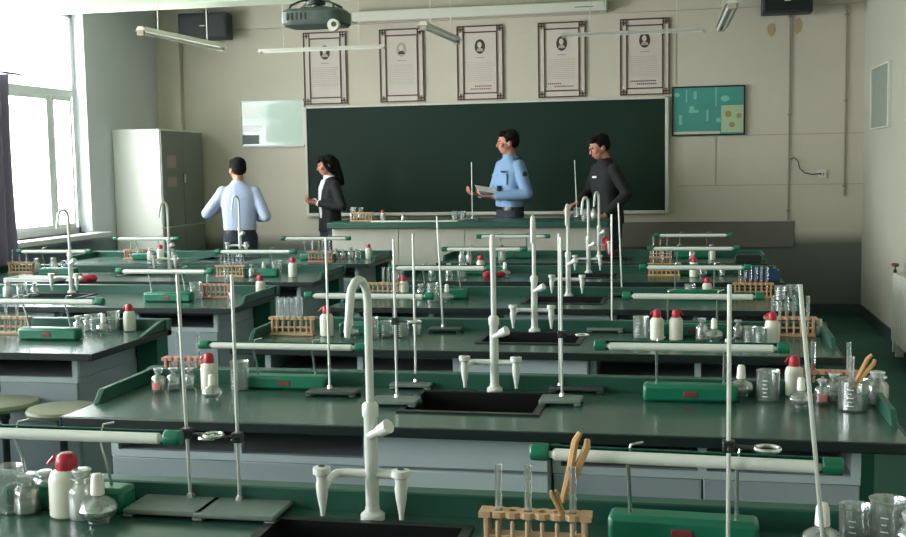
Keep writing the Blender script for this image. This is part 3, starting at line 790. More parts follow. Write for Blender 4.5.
place(('rack', 'w', 6, .215), None, don(362, 219, 10.45), 'wooden test tube rack at the left of the teacher demonstration bench', 'rack', 'wooden test tube racks')
q = don(354, 219, 10.62); place('jar', None, q, 'left of two pale glass jars on the demonstration bench', 'bottle', 'glass reagent bottles', 0, 1.2)
q = don(361, 219, 10.68); place('jar', None, q, 'right of two pale glass jars on the demonstration bench', 'bottle', 'glass reagent bottles', 0, 1.15)
place('wash', None, don(383, 219, 10.5), 'wash bottle on the left part of the demonstration bench', 'wash bottle', 'white wash bottles', 0, .85)
place('cloudy', None, don(403, 219, 10.5), 'small white bottle on the demonstration bench left of the long tray', 'bottle', 'glass reagent bottles', 0, .6)
place('beaker', None, don(455, 219, 10.6), 'low beaker left of the demonstration stand rod', 'beaker', 'glass beakers')
place('beaker', None, don(463, 219, 10.6), 'low beaker touching the demonstration stand base', 'beaker', 'glass beakers')
tag(MB().box(-.42, .42, -.05, .05, 0, .012).build('wall_rail', M_WALLP, loc=don(415, 220, 10.3), bevel=.003), 'long flat white tray on the front edge of the demonstration bench', 'tray').name = 'flat_tray'
place(('st', 'E'), None, don(471, 219, 10.55), 'thin retort stand on the demonstration bench', 'stand', 'iron retort stands')['label'] = 'thin retort stand on the demonstration bench left of the blue shirted man'
q = don(579, 218, 10.6); place(('st', 'I'), None, q, 'leaning retort stand on the right of the demonstration bench', 'stand', 'iron retort stands')
place('wide', None, don(586, 218, 10.45), 'wide beaker', 'beaker', 'glass beakers')['label'] = 'wide beaker on the right end of the demonstration bench'
place('cloudy', None, don(594, 218, 10.6), 'pale bottle at the right end of the demonstration bench', 'bottle', 'glass reagent bottles')
place('tall', None, don(577, 218, 10.75), 'tall beaker behind the leaning rod, demonstration bench', 'beaker', 'glass beakers')

# chalkboard
bx0, bx1, bz0, bz1 = -4.19, -.18, 1.055, 2.27
r = empty('chalkboard', ((bx0 + bx1) / 2, YW, bz0)); hw = (bx1 - bx0) / 2; hh = bz1 - bz0
MB().box(-hw + .03, hw - .03, -.045, 0, .03, hh - .01).build('writing_surface', M_BOARD, r)
for a, b_, c_, d_ in ((-hw, -hw + .03, 0, hh), (hw - .035, hw, 0, hh), (-hw + .03, hw - .035, hh - .015, hh + .01), (-hw + .03, hw - .035, 0, .03)):
    MB().box(a, b_, -.06, 0, c_, d_).build('frame_strip', M_ALU, r, bevel=.003)
MB().box(-hw + .03, hw - .04, -.14, -.06, 0, .02).box(-hw + .03, hw - .04, -.145, -.135, .0, .035).build('chalk_tray', M_ALU, r, bevel=.003)
tag(r, 'wide dark green chalkboard with pale trim on the front wall', 'chalkboard')
tag(MB().box(-.95, .95, -.03, 0, 0, .27).build('dark_wall_panel', mat('grey brown wall panel', (106, 104, 94), rough=.6), loc=(.15, YW, .69), bevel=.004), 'low dark grey panel on the front wall right of the demonstration bench', 'panel')

# portrait posters
PX = [(-4.19, -3.69), (-3.31, -2.81), (-2.44, -1.93), (-1.555, -1.045), (-.685, -.17)]
for k, (a, b) in enumerate(PX):
    z0, z1 = 2.30, 3.095; h = z1 - z0; w = (b - a) / 2; y = -.012
    r = empty('portrait_poster', ((a + b) / 2, YW, z0))
    MB().box(-w, w, -.01, 0, 0, h).build('paper', M_PAPER, r)
    f = MB()
    t = .013; g = .065
    def rect(x0, x1, q0, q1, t=t):
        f.box(x0, x1, -.02, -.0105, q0, q0 + t).box(x0, x1, -.02, -.0105, q1 - t, q1).box(x0, x0 + t, -.02, -.0105, q0 + t, q1 - t).box(x1 - t, x1, -.02, -.0105, q0 + t, q1 - t)
    rect(-w, w, 0, h); rect(-w + g, w - g, g, h - g)
    f.build('fretwork_frame', M_MAROON, r, smooth=False)
    for sx in (-1, 1):
        for sz in (0, 1):
            cx_ = sx * (w - .038); cz_ = .038 if sz == 0 else h - .038
            MB().box(cx_ - .03, cx_ + .03, -.019, -.0105, cz_ - .006, cz_ + .006).box(cx_ - .006, cx_ + .006, -.0195, -.0108, cz_ - .03, cz_ + .03).box(cx_ - .03 * sx - .006, cx_ - .03 * sx + .006, -.0195, -.0108, cz_ - .03, cz_ + .03).build('corner_key', M_MAROON, r, smooth=False)
    # small oval portrait, generic head and shoulders
    oz = h - .225
    pf = [(.058 * math.cos(t_), oz + .078 * math.sin(t_)) for t_ in [2 * PI * i / 20 for i in range(20)]]
    pv = MB().prism([(p_[0], p_[1]) for p_ in pf], -.0125, -.0105, 'y').build('oval_portrait', M_INK if k != 1 else M_INKL, r)
    MB().prism([(.024 * math.cos(t_) - .004, oz + .018 + .032 * math.sin(t_)) for t_ in [2 * PI * i / 14 for i in range(14)]], -.0145, -.0128, 'y').build('portrait_face', M_PAPER, pv)
    MB().prism([(-.04, oz - .05), (.04, oz - .05), (.028, oz - .022), (0, oz - .012), (-.028, oz - .022)], -.0140, -.0127, 'y').build('portrait_shoulders', M_INK if k == 1 else M_INKL, pv)
    tx = MB(); rr = random.Random(k)
    tx.box(-.05, .05, -.0125, -.0105, oz - .125, oz - .113)
    for li in range(11):
        zz = oz - .17 - li * .02; x = -.15
        while x < .13:
            wd = rr.uniform(.008, .028); tx.box(x, min(x + wd, .15), -.0122, -.0105, zz, zz + .005); x += wd + .006
    tx.build('printed_text', M_INKL, r, smooth=False)['kind'] = 'stuff'
    if k >= 2:
        tr = MB()
        for li in range(2):
            x = (-.11, -.06)[li] if k == 2 else (-.15 + .07 * (1 - li))
            while x < (.12 if k != 3 else -.02 + .14 * (1 - li)):
                tr.box(x, x + .013, -.0126, -.0105, .11 + .03 * li, .11 + .03 * li + .014); x += .021
        tr.build('caption_text', M_INKR if k != 4 else M_INK, r, smooth=False)['kind'] = 'stuff'
    tag(r, ['leftmost portrait poster in maroon fretwork border, under the projector', 'second portrait poster from the left in fretwork border', 'middle one of five portrait posters above the chalkboard', 'fourth portrait poster from the left in dark fretwork border', 'rightmost portrait poster, above the right chalkboard corner'][k], 'poster', 'portrait posters above the chalkboard')

# teal apparatus chart
def chart():
    r = empty('apparatus_chart', (.227, YW, 1.86)); w, h = .373, .515
    MB().box(-w + .015, w - .015, -.02, 0, .015, h - .015).build('print', mat('teal print', (70, 146, 136), rough=.3, noise=.12, nscale=5), r)
    for q in ((-w, w, 0, .016), (-w, w, h - .016, h), (-w, -w + .016, .016, h - .016), (w - .016, w, .016, h - .016)):
        MB().box(q[0], q[1], -.03, 0, q[2], q[3]).build('frame_strip', M_BLACK, r, bevel=.002)
    M1 = mat('pale chart drawing', (120, 186, 170), rough=.4)
    MB().box(.13, w - .018, -.0215, -.0195, .03, .31).build('chart_inset', mat('cream chart inset', (166, 186, 150), rough=.4), r)
    for (a, b, c_, d_) in ((-.23, -.215, .35, .48), (-.15, -.12, .38, .46), (.07, .085, .3, .5), (-.02, 0, .15, .27), (-.2, -.1, .24, .27), (-.3, -.27, .12, .22)): MB().box(a, b, -.0215, -.0195, c_, d_).build('glassware_drawing', M1, r)
    for cx_, cz_, R in ((.17, .38, .045), (.11, .16, .035), (-.17, .29, .03), (-.32, .43, .03)):
        MB().prism([(cx_ + R * math.cos(t), cz_ + R * .7 * math.sin(t)) for t in [2 * PI * i / 12 for i in range(12)]], -.0215, -.0195, 'y').build('glassware_drawing', M1, r)
    MO = mat('olive drawing', (150, 140, 86), rough=.5)
    for cx_, cz_, R in ((.2, .22, .035), (.24, .11, .03), (.31, .2, .028)): MB().prism([(cx_ + R * math.cos(t), cz_ + R * math.sin(t)) for t in [2 * PI * i / 10 for i in range(10)]], -.0235, -.0214, 'y').build('inset_drawing', MO, r)
    MB().box(-w + .02, .12, -.0215, -.0195, .02, .045).build('caption_strip', M_PAPER, r)
    tag(r, 'teal framed chart of laboratory glassware right of the chalkboard', 'chart')
chart()
def notice():
    r = empty('glazed_notice_board', (-4.58, YW, 1.845)); w, h = .375, .52
    MB().box(-w, w, -.02, 0, 0, h).build('backing', mat('pale green notice', (184, 206, 190), rough=.12, spec=.8, noise=.05), r)
    for q in ((-w, w, -.01, .012), (-w, w, h - .012, h + .004), (-w - .008, -w + .01, .012, h - .012), (w - .01, w + .012, .012, h - .012)):
        MB().box(q[0], q[1], -.035, 0, q[2], q[3]).build('frame_strip', M_ALU, r, bevel=.002)
    MN = mat('pale sheet', (226, 232, 226), rough=.2)
    for q in ((-.36, -.12, .33, .5), (-.36, -.12, .17, .24)): MB().box(q[0], q[1], -.0215, -.019, q[2], q[3]).build('pinned_sheet', MN, r)
    MB().box(-.36, -.16, -.0215, -.019, .03, .13).build('grey_photo', M_IRON, r)
    for q in ((-.06, .1, .29, .47), (.13, .3, .29, .47), (-.08, .3, .05, .24)): MB().box(q[0], q[1], -.0215, -.019, q[2], q[3]).build('pinned_sheet', mat('faint green sheet', (172, 196, 178), rough=.3), r)
    tag(r, 'pale green glazed notice board left of the chalkboard', 'notice board')
notice()
def side_poster():
    r = empty('framed_notice', (XR, 11.03, 1.87)); 
    MB().box(-.02, 0, -.46, .46, .01, .57).build('print', mat('grey green print', (128, 144, 132), rough=.4, noise=.1), r)
    for q in ((-.49, -.455, 0, .58), (.455, .49, 0, .58)): MB().box(-.03, 0, q[0], q[1], q[2], q[3]).build('frame_strip', M_ALU, r, bevel=.002)
    for q in ((0, .014), (.566, .58)): MB().box(-.03, 0, -.455, .455, *q).build('frame_strip', M_ALU, r, bevel=.002)
    tag(r, 'grey green framed notice on the right wall', 'notice')
side_poster()

# cupboard
def cupboard():
    r = empty('steel_cupboard', (-5.665, 11.45, 0)); 
    MB().box(-.265, .265, -.52, .52, .08, 2.03).box(-.25, .25, -.5, .5, 0, .08).build('body', M_LOCK_LIT, r, bevel=.004)
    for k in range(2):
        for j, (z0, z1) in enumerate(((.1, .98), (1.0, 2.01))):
            d = MB().box(.266, .282, -.515 + k * .515 + .004, -.515 + (k + 1) * .515 - .004, z0, z1).build('door', M_LOCK_SHADED, r, bevel=.003)
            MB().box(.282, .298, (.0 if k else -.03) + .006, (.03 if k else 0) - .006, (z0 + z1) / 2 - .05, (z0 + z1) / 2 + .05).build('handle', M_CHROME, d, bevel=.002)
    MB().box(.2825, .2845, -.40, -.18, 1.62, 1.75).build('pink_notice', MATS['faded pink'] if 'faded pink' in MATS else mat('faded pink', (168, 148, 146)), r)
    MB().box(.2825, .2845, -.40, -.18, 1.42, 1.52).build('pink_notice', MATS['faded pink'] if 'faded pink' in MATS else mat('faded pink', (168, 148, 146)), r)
    tag(r, 'tall grey steel cupboard in the left corner, its near side bright', 'cupboard')
cupboard()

# curtain
n = 60; vs = []; fs = []
for j, z in enumerate((2.42, 2.3, 1.9, 1.5, 1.2, .95, .78)):
    sq = (1, 1, .97, .92, .95, 1, 1.02)[j]
    for i in range(n + 1):
        t = i / n; vs.append((.035 * math.sin(t * 2 * PI * 6.5) + .01 * math.sin(j + t * 9), -.0 + (t - 1) * .85 * sq + (1 - sq) * 0, z))
m_ = n + 1
for j in range(6):
    for i in range(n): fs.append((j * m_ + i, j * m_ + i + 1, (j + 1) * m_ + i + 1, (j + 1) * m_ + i))
r = empty('curtain', (XL + .32, 8.60, 0))
o = MB().add(vs, fs).build('cloth', M_CURT, r); sm = o.modifiers.new('solid', 'SOLIDIFY'); sm.thickness = .004
MB().tube([(0, -1.6, 2.44), (0, .2, 2.44)], .01, 10).build('curtain_rod', M_DARKMET, r)
MB().tube([(0, .18, 2.44), (-.32, .18, 2.44)], .008, 8).build('rod_bracket', M_DARKMET, r)
tag(r, 'violet grey curtain hanging at the left window edge', 'curtain')

# radiator
def radiator():
    r = empty('radiator', (XR - .085, 8.66, .10)); nsec = 20; p = .085
    for i in range(nsec):
        y = .86 - i * p
        MB().loft([(0, y, .02, .05, .034), (0, y, .05, .055, .036), (0, y, .49, .055, .036), (0, y, .53, .045, .03)], 12, 3).build('section', M_RAD, r)
    MB().tube([(0, .93, .47), (0, -.80, .47)], .018, 8).tube([(0, .93, .07), (0, -.80, .07)], .018, 8).build('header_pipe', M_RAD, r)
    v = MB().tube([(0, .92, .49), (0, 1.05, .49), (0, 1.05, .54)], .014, 8).build('valve', M_DARKMET, r)
    MB().lathe([(.006, .53), (.006, .56), (.03, .565), (.03, .585), (.01, .59)], 12, (0, 1.05, 0)).build('hand_wheel', M_WICK, v)
    MB().tube([(.0, 1.05, .49), (0.0, 1.05, -.092)], .012, 8).build('riser', M_RAD, r)
    for y in (.8, -.7): MB().box(-.03, .03, y - .02, y + .02, -.092, .03).build('foot', M_RAD, r)
    r.scale = (1, 1, 1.08)
    tag(r, 'pale cast iron radiator with brown valve on the right wall', 'radiator')
radiator()

# wall fittings
M_COND = mat('grimy conduit', (138, 132, 118), rough=.6)
M_PANEL = mat('grey brown panel', (106, 104, 94), rough=.6)
def conduit(x, z0, z1, lab, m=M_IRON):
    r = empty('wall_conduit', (x, YW, z0)); MB().tube([(0, -.014, 0), (0, -.014, z1 - z0)], .008, 8).build('pipe', m, r)
    for z in (.1, (z1 - z0) / 2, z1 - z0 - .1): MB().box(-.018, .018, -.028, 0, z - .01, z + .01).build('clip', m, r, bevel=.002)
    tag(r, lab, 'conduit', 'wall conduits')
conduit(1.04, .97, 3.15, 'vertical conduit down the front wall under the right speaker', M_COND)
conduit(1.59, 1.22, 3.15, 'vertical conduit near the right corner of the front wall', M_COND)
r = empty('wall_socket', (1.37, YW, 1.40)); MB().box(-.045, .045, -.02, 0, 0, .09).build('plate', M_WALLP, r, bevel=.004)
for x in (-.015, .015): MB().box(x - .004, x + .004, -.0225, -.02, .03, .055).build('slot', M_BLACK, r)
tag(r, 'small pale wall socket between the two right conduits', 'socket')
tag(MB().tube([(1.05, YW - .02, 1.60), (1.09, YW - .03, 1.62), (1.13, YW - .03, 1.58), (1.15, YW - .03, 1.50), (1.2, YW - .03, 1.455), (1.28, YW - .03, 1.44), (1.36, YW - .026, 1.45)], .006, 6).build('loose_cable', M_IRON2), 'dark loose cable drooping to the wall socket', 'cable')
for k, (x, z) in enumerate(((.86, 2.93), (1.12, 2.95))):
    rr = random.Random(k + 4); pts = []
    for i in range(14):
        a = 2 * PI * i / 14; R = rr.uniform(.7, 1.1); pts.append((x + .045 * R * math.cos(a), z + .085 * R * math.sin(a)))
    o = MB().prism(pts, YW - .002, YW + .002, 'y').build('water_stain', mat('ochre stain', (168, 150, 110), rough=.8))
    tag(o, ['left ochre damp stain under the right speaker', 'right ochre damp stain under the right speaker'][k], 'stain', 'damp stains')

def speaker(x0, x1, z0, z1, y, lab, rz=0):
    r = empty('loudspeaker', ((x0 + x1) / 2, y, (z0 + z1) / 2), rz); w, h = (x1 - x0) / 2, (z1 - z0) / 2
    MB().box(-w, w, -.1, .12, -h, h).build('cabinet', M_SPK, r, bevel=.012)
    MB().box(-w + .02, w - .02, -.108, -.099, -h + .02, h - .02).build('grille', M_BLACK, r, bevel=.004)
    MB().box(-.03, .03, -.111, -.107, -.005, .007).build('badge', M_ALU, r)
    MB().tube([(0, .1, .05), (0, .25, .05)], .015, 8).tube([(0, .05, h - .01), (0, .05, h + .05)], .02, 8).build('bracket', M_DARKMET, r)
    tag(r, lab, 'speaker', 'wall speakers')
a = aty(178, 14, 11.75); b = aty(226, 38, 11.75)
speaker(a.x, b.x, b.z, a.z, 11.84, 'dark loudspeaker high on the front wall above the steel cupboard', .1)
a = aty(762, 14, 11.75); b = aty(813, 10, 11.75)
speaker(a.x, b.x, a.z, a.z + .24, 11.84, 'dark loudspeaker high on the front wall at the top right')

# screen case
def screen():
    r = empty('projection_screen_case', (-2.2, YW - .14, 3.17)); w = 1.37
    MB().box(-w, w, -.05, .09, 0, .11).build('casing', M_WALLP, r, bevel=.012)
    for s in (-1, 1): MB().box(*sorted((s * w, s * (w + .02))), -.055, .09, -.005, .115).build('end_cap', M_CEIL, r, bevel=.004)
    MB().tube([(-w + .08, -.03, -.008), (w - .05, -.03, -.008)], .011, 8).build('screen_bar', M_INKL, r)
    MB().box(w - .31, w - .12, -.054, -.049, .045, .052).build('label_strip', M_BLACK, r)
    tag(r, 'long off-white rolled projection screen case above the posters', 'screen case')
screen()

# fluorescent lamps
def tube_lamp(p, q, lab, rods=True, dbl=False, thin=1.0, grp='hanging fluorescent lamps'):
    p = Vector(p); q = Vector(q); d = q - p; L = d.length; yaw = math.atan2(d.y, d.x)
    r = empty('fluorescent_lamp', (p + q) / 2, yaw); h = L / 2
    MB().prism([(-.035 * thin, .0), (.035 * thin, 0), (.05 * thin, -.012 * thin) , (.02 * thin, .03 * thin), (-.02 * thin, .03 * thin), (-.05 * thin, -.012 * thin)], -h, h, 'x').build('batten', M_WALLP, r)
    for y in ((-.022, .022) if dbl else (0,)):
        MB().tube([(-h + .03, y, -.022 * thin), (h - .03, y, -.022 * thin)], .012 * thin, 10).build('tube', M_TUBE, r)
    for s in (-1, 1):
        MB().box(*sorted((s * (h - .03), s * h)), -.03 * thin, .03 * thin, -.04 * thin, -.0).build('end_cap', M_INKL, r, bevel=.003)
        if rods: MB().tube([(s * h * .6, 0, .03), (s * h * .6, 0, ZC - p.z)], .004, 6).build('hanging_rod', M_WALLP, r)
    tag(r, lab, 'ceiling lamp', grp)
def px(px_, py_, z): v = at(px_, py_, z); return (v.x, v.y, z)
tube_lamp(px(140, 30, 2.72), px(222, 47, 2.72), 'hanging fluorescent lamp at the left, pointing toward the chalkboard')
tube_lamp(px(423, 25, 2.72), px(457, 40, 2.72), 'short seeming hanging lamp above the posters, pointing toward the chalkboard')
tube_lamp(px(732, 3, 2.72), px(721, 27, 2.72), 'twin tube hanging lamp left of the right speaker', dbl=True)
a = aty(259, 51, 10.5); b = aty(385, 47, 10.5); tube_lamp((a.x, 10.5, 2.74), (b.x, 10.5, 2.74), 'thin crosswise lamp in front of the leftmost poster', thin=.6)
a = aty(562, 38, 10.4); b = aty(706, 30, 10.4); tube_lamp((a.x, 10.4, 2.765), (b.x, 10.4, 2.765), 'thin crosswise lamp in front of the two right posters', thin=.6)

# projector
def projector():
    r = empty('projector', (-2.33, 7.0, 2.50))
    MB().loft([(0, 0, 0, .19, .14), (0, 0, .015, .205, .15), (0, 0, .085, .205, .15), (0, 0, .105, .185, .13)], 28, 5).build('body', M_PROJ, r)
    MB().loft([(0, 0, .105, .12, .08), (0, 0, .12, .10, .07)], 20, 4).build('top_plate', M_IRON2, r)
    MB().tube([(0, 0, .12), (0, 0, .94)], .028, 12).build('ceiling_pole', M_IRON2, r)
    MB().lathe([(.06, .14), (.06, .17), (.03, .2)], 14).build('mount_head', M_BLACK, r)
    for sx in (-1, 1):
        for sy in (-1, 1):
            MB().tube([(0, 0, .165), (sx * .07, sy * .05, .165), (sx * .14, sy * .09, .13), (sx * .15, sy * .1, .1)], .008, 6).build('mount_arm', M_IRON2, r)
    l = MB().tube([(.16, -.13, -.012), (.16, -.165, -.012)], .037, 18).build('lens_ring', M_WALLP, r)
    MB().tube([(.166, -.16, -.008), (.166, -.169, -.008)], .017, 14).build('lens', M_IRON2, l)
    for i in range(5): MB().box(-.15 + i * .03, -.14 + i * .03, -.152, -.146, .03, .075).build('vent_slot', M_BLACK, r)
    tag(r, 'dark grey ceiling projector on a pole with pale round lens ring', 'projector')
projector()

# ---------------------------------------------------------------- people
def hand(mb, wrist, d, nrm, side, curl=.5, s=1.0):
    """palm and five fingers; d: hand direction, nrm: palm normal (fingers curl to it), side: +1/-1 thumb side"""
    d = Vector(d).normalized(); nrm = Vector(nrm); nrm = (nrm - d * nrm.dot(d)).normalized(); t = d.cross(nrm) * side
    wr = Vector(wrist)
    for k in range(4):
        o_ = (k - 1.5) * .019 * s
        base = wr + d * .082 * s + t * -o_
        mb.capsule(wr + d * .012 * s + t * -o_ * .6, base, .0145 * s, .0115 * s, 8)
        L = (.040, .044, .041, .032)[k] * s; p = base; a = curl * (.5 + .08 * k)
        for j in range(3):
            dd = (d * math.cos(a) + nrm * math.sin(a)).normalized(); q = p + dd * L * (1, .62, .48)[j]
            mb.capsule(p, q, (.0100 - .0010 * j) * s, (.0092 - .0010 * j) * s, 8); p = q; a += curl * .75
    p = wr + d * .025 * s + t * .026 * s
    q = p + (d * .55 + t * .6 + nrm * .4).normalized() * .042 * s; mb.capsule(p, q, .0135 * s, .0105 * s, 8)
    u = q + (d * .8 + t * .15 + nrm * .5).normalized() * .03 * s; mb.capsule(q, u, .0105 * s, .0085 * s, 8)

def person(name, loc, rz, H, label, arms, shirt, trouser, head_yaw=0, head_pitch=0, lean=0, hair='short', extras=None, female=False, gait=.0):
    r = empty('person', loc, rz); S = H / 1.70
    sw = .148 if female else .165
    LM = Matrix.Translation((0, 0, .92)) @ Matrix.Rotation(lean, 4, 'X') @ Matrix.Translation((0, 0, -.92))
    HM = LM @ Matrix.Translation((0, 0, 1.46)) @ Matrix.Rotation(head_yaw, 4, 'Z') @ Matrix.Rotation(head_pitch, 4, 'X') @ Matrix.Translation((0, 0, -1.46))
    SS = Matrix.Scale(S, 4)
    # head (face looks to -Y)
    hd = MB()
    hd.ell((0, .010, 1.610), (.074, .094, .092), 20, 14)
    hd.ell((0, -.022, 1.552), (.058, .068, .074), 18, 12)
    hd.ell((0, -.062, 1.512), (.024, .020, .018)); hd.ell((0, -.082, 1.618), (.046, .012, .012))
    hd.tube([(0, -.084, 1.606), (0, -.098, 1.585), (0, -.108, 1.568), (0, -.09, 1.560)], [.008, .010, .013, .008], 8)
    hd.ell((0, -.085, 1.540), (.022, .010, .006)); hd.ell((0, -.083, 1.530), (.018, .010, .006))
    for s in (-1, 1):
        hd.ell((s * .045, -.06, 1.572), (.022, .022, .020)); hd.ell((s * .077, .012, 1.575), (.010, .020, .032))
    hd.capsule((0, .018, 1.40), (0, .006, 1.52), .058 if not female else .048, .052 if not female else .044, 14)
    hd.xf(HM)
    body = MB().merge(hd)
    tb = MB()
    tb.loft([(0, 0, .84, .10, .07), (0, 0, .90, .145, .09), (0, 0, 1.05, .12, .08), (0, 0, 1.25, .15, .095), (0, .01, 1.38, .15, .075), (0, .012, 1.44, .07, .06)], 20)
    tb.xf(LM); body.merge(tb)
    legs = []
    for s in (-1, 1):
        gy = gait * s
        hp, kn, an = Vector((s * .085, 0, .90)), Vector((s * .09, -.015 - gy * .5, .48)), Vector((s * .095, .01 - gy, .09))
        body.capsule(hp, kn, .078, .052, 12).capsule(kn, an, .050, .034, 12).capsule(an + Vector((0, .02, -.045)), an + Vector((0, -.13, -.055)), .032, .028, 10)
        legs.append((hp, kn, an))
    sh = MB(); cuffs = []
    for s, (el, wr, hdir, nrm, curl) in zip((-1, 1), arms):
        shd = LM @ Vector((s * sw, .01, 1.350)); el = Vector(el); wr = Vector(wr)
        body.capsule(shd, el, .044, .036, 12).capsule(el, wr, .036, .024, 12)
        hand(body, wr + Vector(hdir).normalized() * .012, hdir, nrm, s, curl)
        # sleeves
        k = .010 if female else .014
        end = wr - (wr - el).normalized() * .02
        sh.capsule(shd, el, .048 + k, .042 + k, 14); sh.tube([el + (el - end) * .02, el.lerp(end, .5), end], [.042 + k, .038 + k, .033 + k * .6], 14)
        cuffs.append((end, (end - el).normalized()))
    body.xf(SS).build('body', M_SKIN, r, remesh=.0062, smth=2)
    w = .9 if female else 1
    tor = MB().loft([(0, 0, .965, .158 * w, .108), (0, 0, .985, .166 * w, .112), (0, 0, 1.06, .166 * w, .112), (0, -.005, 1.2, .180 * w, .120), (0, 0, 1.31, .186 * w, .114), (0, .006, 1.375, .168 * w, .094), (0, .010, 1.415, .128 * w, .078), (0, .012, 1.442, .088, .068), (0, .014, 1.465, .068, .062)], 26, 2.5)
    tor.xf(LM); sh.merge(tor)
    for s in (-1, 1): sh.ell(LM @ Vector((s * sw * .97, .01, 1.372)), (.058, .062, .056))
    if extras and 'jacket' in extras: sh.merge(MB().loft([(0, 0, .84, .178 * w, .122), (0, 0, .98, .166 * w, .116), (0, 0, 1.1, .15 * w, .106)], 24, 2.5))
    sobj = sh.xf(SS).build('jacket' if extras and 'jacket' in extras else 'shirt', shirt, r, remesh=.009, smth=9)
    for c_, d_ in cuffs:
        a = c_ * S; MB().tube([a - d_ * (.06 if extras and 'whitecuff' in extras else .028), a + d_ * .008], [.037 if not female else .033, .035 if not female else .031], 14).build('cuff', M_BL if extras and 'whitecuff' in extras else shirt, sobj)
    col = MB().loft([(0, .008, 1.432, .074, .072), (0, .002, 1.478, .066, .064)], 22, 2.1); col.xf(SS @ LM); col.build('collar', M_BL if extras and 'whitecuff' in extras else shirt, sobj)
    tr = MB()
    for hp, kn, an in legs:
        tr.capsule(hp, kn, .094, .068, 14); tr.tube([kn + Vector((0, 0, .03)), kn, an + Vector((0, 0, .0)), an + Vector((0, 0, -.045))], [.068, .068, .058, .062], 14)
    tr.loft([(0, 0, .80, .10, .08), (0, 0, .86, .168 * w, .108), (0, 0, .94, .158 * w, .105), (0, 0, 1.0, .152 * w, .102)], 22, 2.5)
    tobj = tr.xf(SS).build('trousers', trouser, r, remesh=.009, smth=4)
    b = MB().loft([(0, 0, .945, .163 * w, .111), (0, 0, .98, .161 * w, .110)], 24, 2.5); b.xf(SS); b.build('belt', M_SHOE, tobj)
    for hp, kn, an in legs:
        a = an * S
        MB().loft([(a.x, a.y - .045, 0.0, .045, .135), (a.x, a.y - .045, .025, .044, .133), (a.x, a.y - .03, .055, .038, .11), (a.x, a.y + .02, .095, .036, .05)], 18, 2.5).build('shoe', M_SHOE, r)
    # eyes and brows
    E_ = SS @ HM
    for s in (-1, 1):
        e = MB().ell((s * .030, -.083, 1.592), (.009, .006, .005), 10, 6); e.xf(E_); ey = e.build('eye', M_BL, r)
        e = MB().ell((s * .030, -.0905, 1.592), (.0048, .003, .0052), 8, 6); e.xf(E_); e.build('pupil', M_BLACK, ey)
        e = MB().tube([(s * .014, -.094, 1.612), (s * .032, -.095, 1.616), (s * .050, -.082, 1.610)], [.003, .004, .002], 6); e.xf(E_); e.build('eyebrow', M_HAIR, r)
    e = MB().tube([(-.020, -.092, 1.536), (0, -.0965, 1.5355), (.020, -.092, 1.536)], [.002, .0035, .002], 6); e.xf(E_); e.build('lips', mat('lips', (158, 84, 76)), r)
    hr = MB()
    hr.ell((0, .030, 1.640), (.083, .095, .078), 20, 12); hr.ell((0, .048, 1.600), (.078, .072, .075), 18, 12)
    hr.ell((0, -.035, 1.682), (.068, .052, .030), 16, 8); hr.ell((.02, -.062, 1.672), (.042, .028, .018), 12, 8)
    for s in (-1, 1): hr.ell((s * .070, -.002, 1.618), (.014, .026, .030))
    if hair == 'long':
        hr.tube([(0, .06, 1.66), (0, .10, 1.60), (0, .10, 1.52), (0, .115, 1.42), (0, .125, 1.33)], [.05, .055, .055, .05, .025], 14)
        for s in (-1, 1): hr.tube([(s * .06, -.03, 1.68), (s * .082, -.02, 1.61), (s * .080, .01, 1.54), (s * .06, .06, 1.48)], [.018, .022, .022, .016], 10)
        hr.ell((0, -.075, 1.655), (.06, .02, .022))
    hr.xf(E_); hr.build('hair', M_HAIR, r, remesh=.007, smth=3)
    if extras and 'blouse' in extras:
        q = MB().loft([(0, -.09, 1.0, .03, .030), (0, -.098, 1.2, .05, .034), (0, -.088, 1.34, .058, .034), (0, -.055, 1.43, .045, .032)], 16, 2.4); q.xf(SS @ LM); q.build('blouse_front', M_BL, sobj)
    if extras and 'uniform' in extras:
        for s in (-1, 1):
            q = MB().box(-.055, .03, -.028, .028, 1.447, 1.457) ; q.xf(Matrix.Translation((s * .145, .01, -.012)) @ Matrix.Rotation(0, 4, 'Z')) ; q.xf(SS @ LM); q.build('epaulette', M_TR, sobj, bevel=.003)
            q = MB().box(-.048, .048, -.117, -.105, 1.19, 1.29).box(-.05, .05, -.120, -.105, 1.27, 1.293); q.xf(Matrix.Translation((s * .078, 0, 0))); q.xf(SS @ LM); q.build('breast_pocket', shirt, sobj, bevel=.003)
        q = MB().box(.05, .115, -.134, -.124, 1.305, 1.322); q.xf(SS @ LM); q.build('name_badge', M_TR, sobj)
        q = MB().box(.02, .05, -.16, -.125, 1.13, 1.18).tube([(.035, -.14, 1.13), (.035, -.13, 1.02)], .004, 6); q.xf(SS @ LM); q.build('microphone', M_BLACK, sobj, bevel=.003)
        e1 = Vector(arms[1][0]); sh1 = LM @ Vector((sw, .01, 1.385)); pm = sh1.lerp(e1, .35)
        q = MB().ell((pm.x + .052, pm.y - .005, pm.z), (.012, .026, .030)); q.xf(SS); q.build('arm_patch', M_TR, sobj)
    if extras and 'badge' in extras:
        q = MB().box(-.035, .035, -.127, -.119, 1.30, 1.318); q.xf(SS @ LM); q.build('name_badge', M_BL, sobj)
    for i in range(4):
        q = MB().tube([(0, -.112, 1.08 + i * .08), (0, -.125, 1.08 + i * .08)], .006, 8); q.xf(SS @ LM)
        if not (extras and ('uniform' in extras or 'blouse' in extras)): q.build('button', M_BLACK if shirt is M_JK else M_BL, sobj)
    tag(r, label, 'person', 'people at the front of the classroom')
    return r

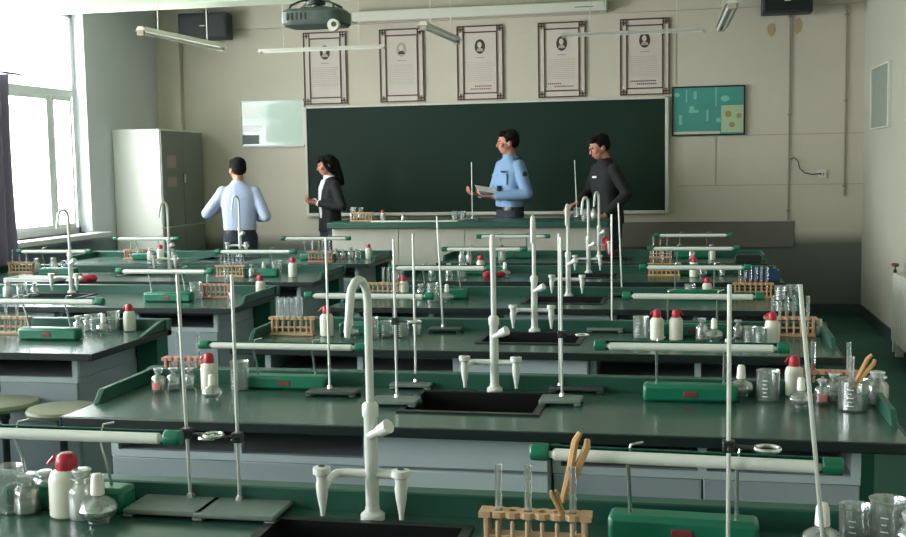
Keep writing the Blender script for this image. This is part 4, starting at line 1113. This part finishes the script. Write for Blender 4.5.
# arms: (elbow, wrist, hand dir, palm normal, curl) for left-in-picture (-X) then +X, before scaling
a = at(241, 159, 1.701)
person('man1', (-4.46, 10.75, 0), PI + .30, 1.70, 'man seen from behind in pale blue white shirt and dark trousers, short black hair',
       [((-.27, .06, 1.11), (-.18, -.17, 1.08), (.3, -.9, .1), (0, 0, 1), .5), ((.33, -.02, 1.15), (.25, -.25, 1.18), (-.5, -.8, .1), (0, 0, 1), .5)], M_SH1, M_TR, head_yaw=.45, head_pitch=.12)
person('woman', (-3.64, 11.2, PZ), -PI / 2 + .70, 1.57, 'woman in black jacket and white blouse with long dark hair tied back, hands clasped',
       [((-.24, .04, 1.14), (-.09, -.16, 1.19), (.5, -1, .1), (.5, .2, 1), .9), ((.25, .05, 1.13), (.05, -.18, 1.17), (-.6, -1, .15), (-.3, .2, 1), 1.0)], M_JK, M_TR, head_yaw=-.30, head_pitch=.22, hair='long', extras={'jacket', 'whitecuff', 'blouse'}, female=True)
person('officer', (-1.74, 11.2, PZ), -.85, 1.78, 'man in light blue uniform shirt with dark epaulettes holding a white sheet',
       [((-.27, -.02, 1.10), (-.16, -.25, 1.10), (.15, -1, .12), (0, 0, 1), .7), ((.28, .02, 1.10), (.08, -.24, 1.08), (-.55, -.85, .1), (0, 0, 1), .7)], M_SH2, M_TR, head_yaw=-.45, head_pitch=.12, extras={'uniform'})
person('man4', (-.74, 11.08, PZ), -.95, 1.72, 'man in black jacket looking down at the right end of the demonstration bench',
       [((-.26, -.08, 1.13), (-.12, -.29, 1.04), (.3, -1, -.2), (0, 0, -1), .6), ((.28, .03, 1.13), (.22, -.18, .93), (-.1, -.8, -.5), (-1, 0, -.2), .5)], M_JK, M_TR, head_yaw=-.2, head_pitch=.28, lean=.10, extras={'jacket', 'badge'})
# the sheet in the officer's hands
w = aty(484, 190, 10.98)
o = MB().box(-.105, .105, -.075, .075, -.001, .001).build('paper_sheet', M_PAPERW, loc=(w.x + .02, 11.0, w.z + .005), rot=(.35, .18, .45))
tag(o, 'white paper sheet held in front of the blue uniform shirt', 'paper')
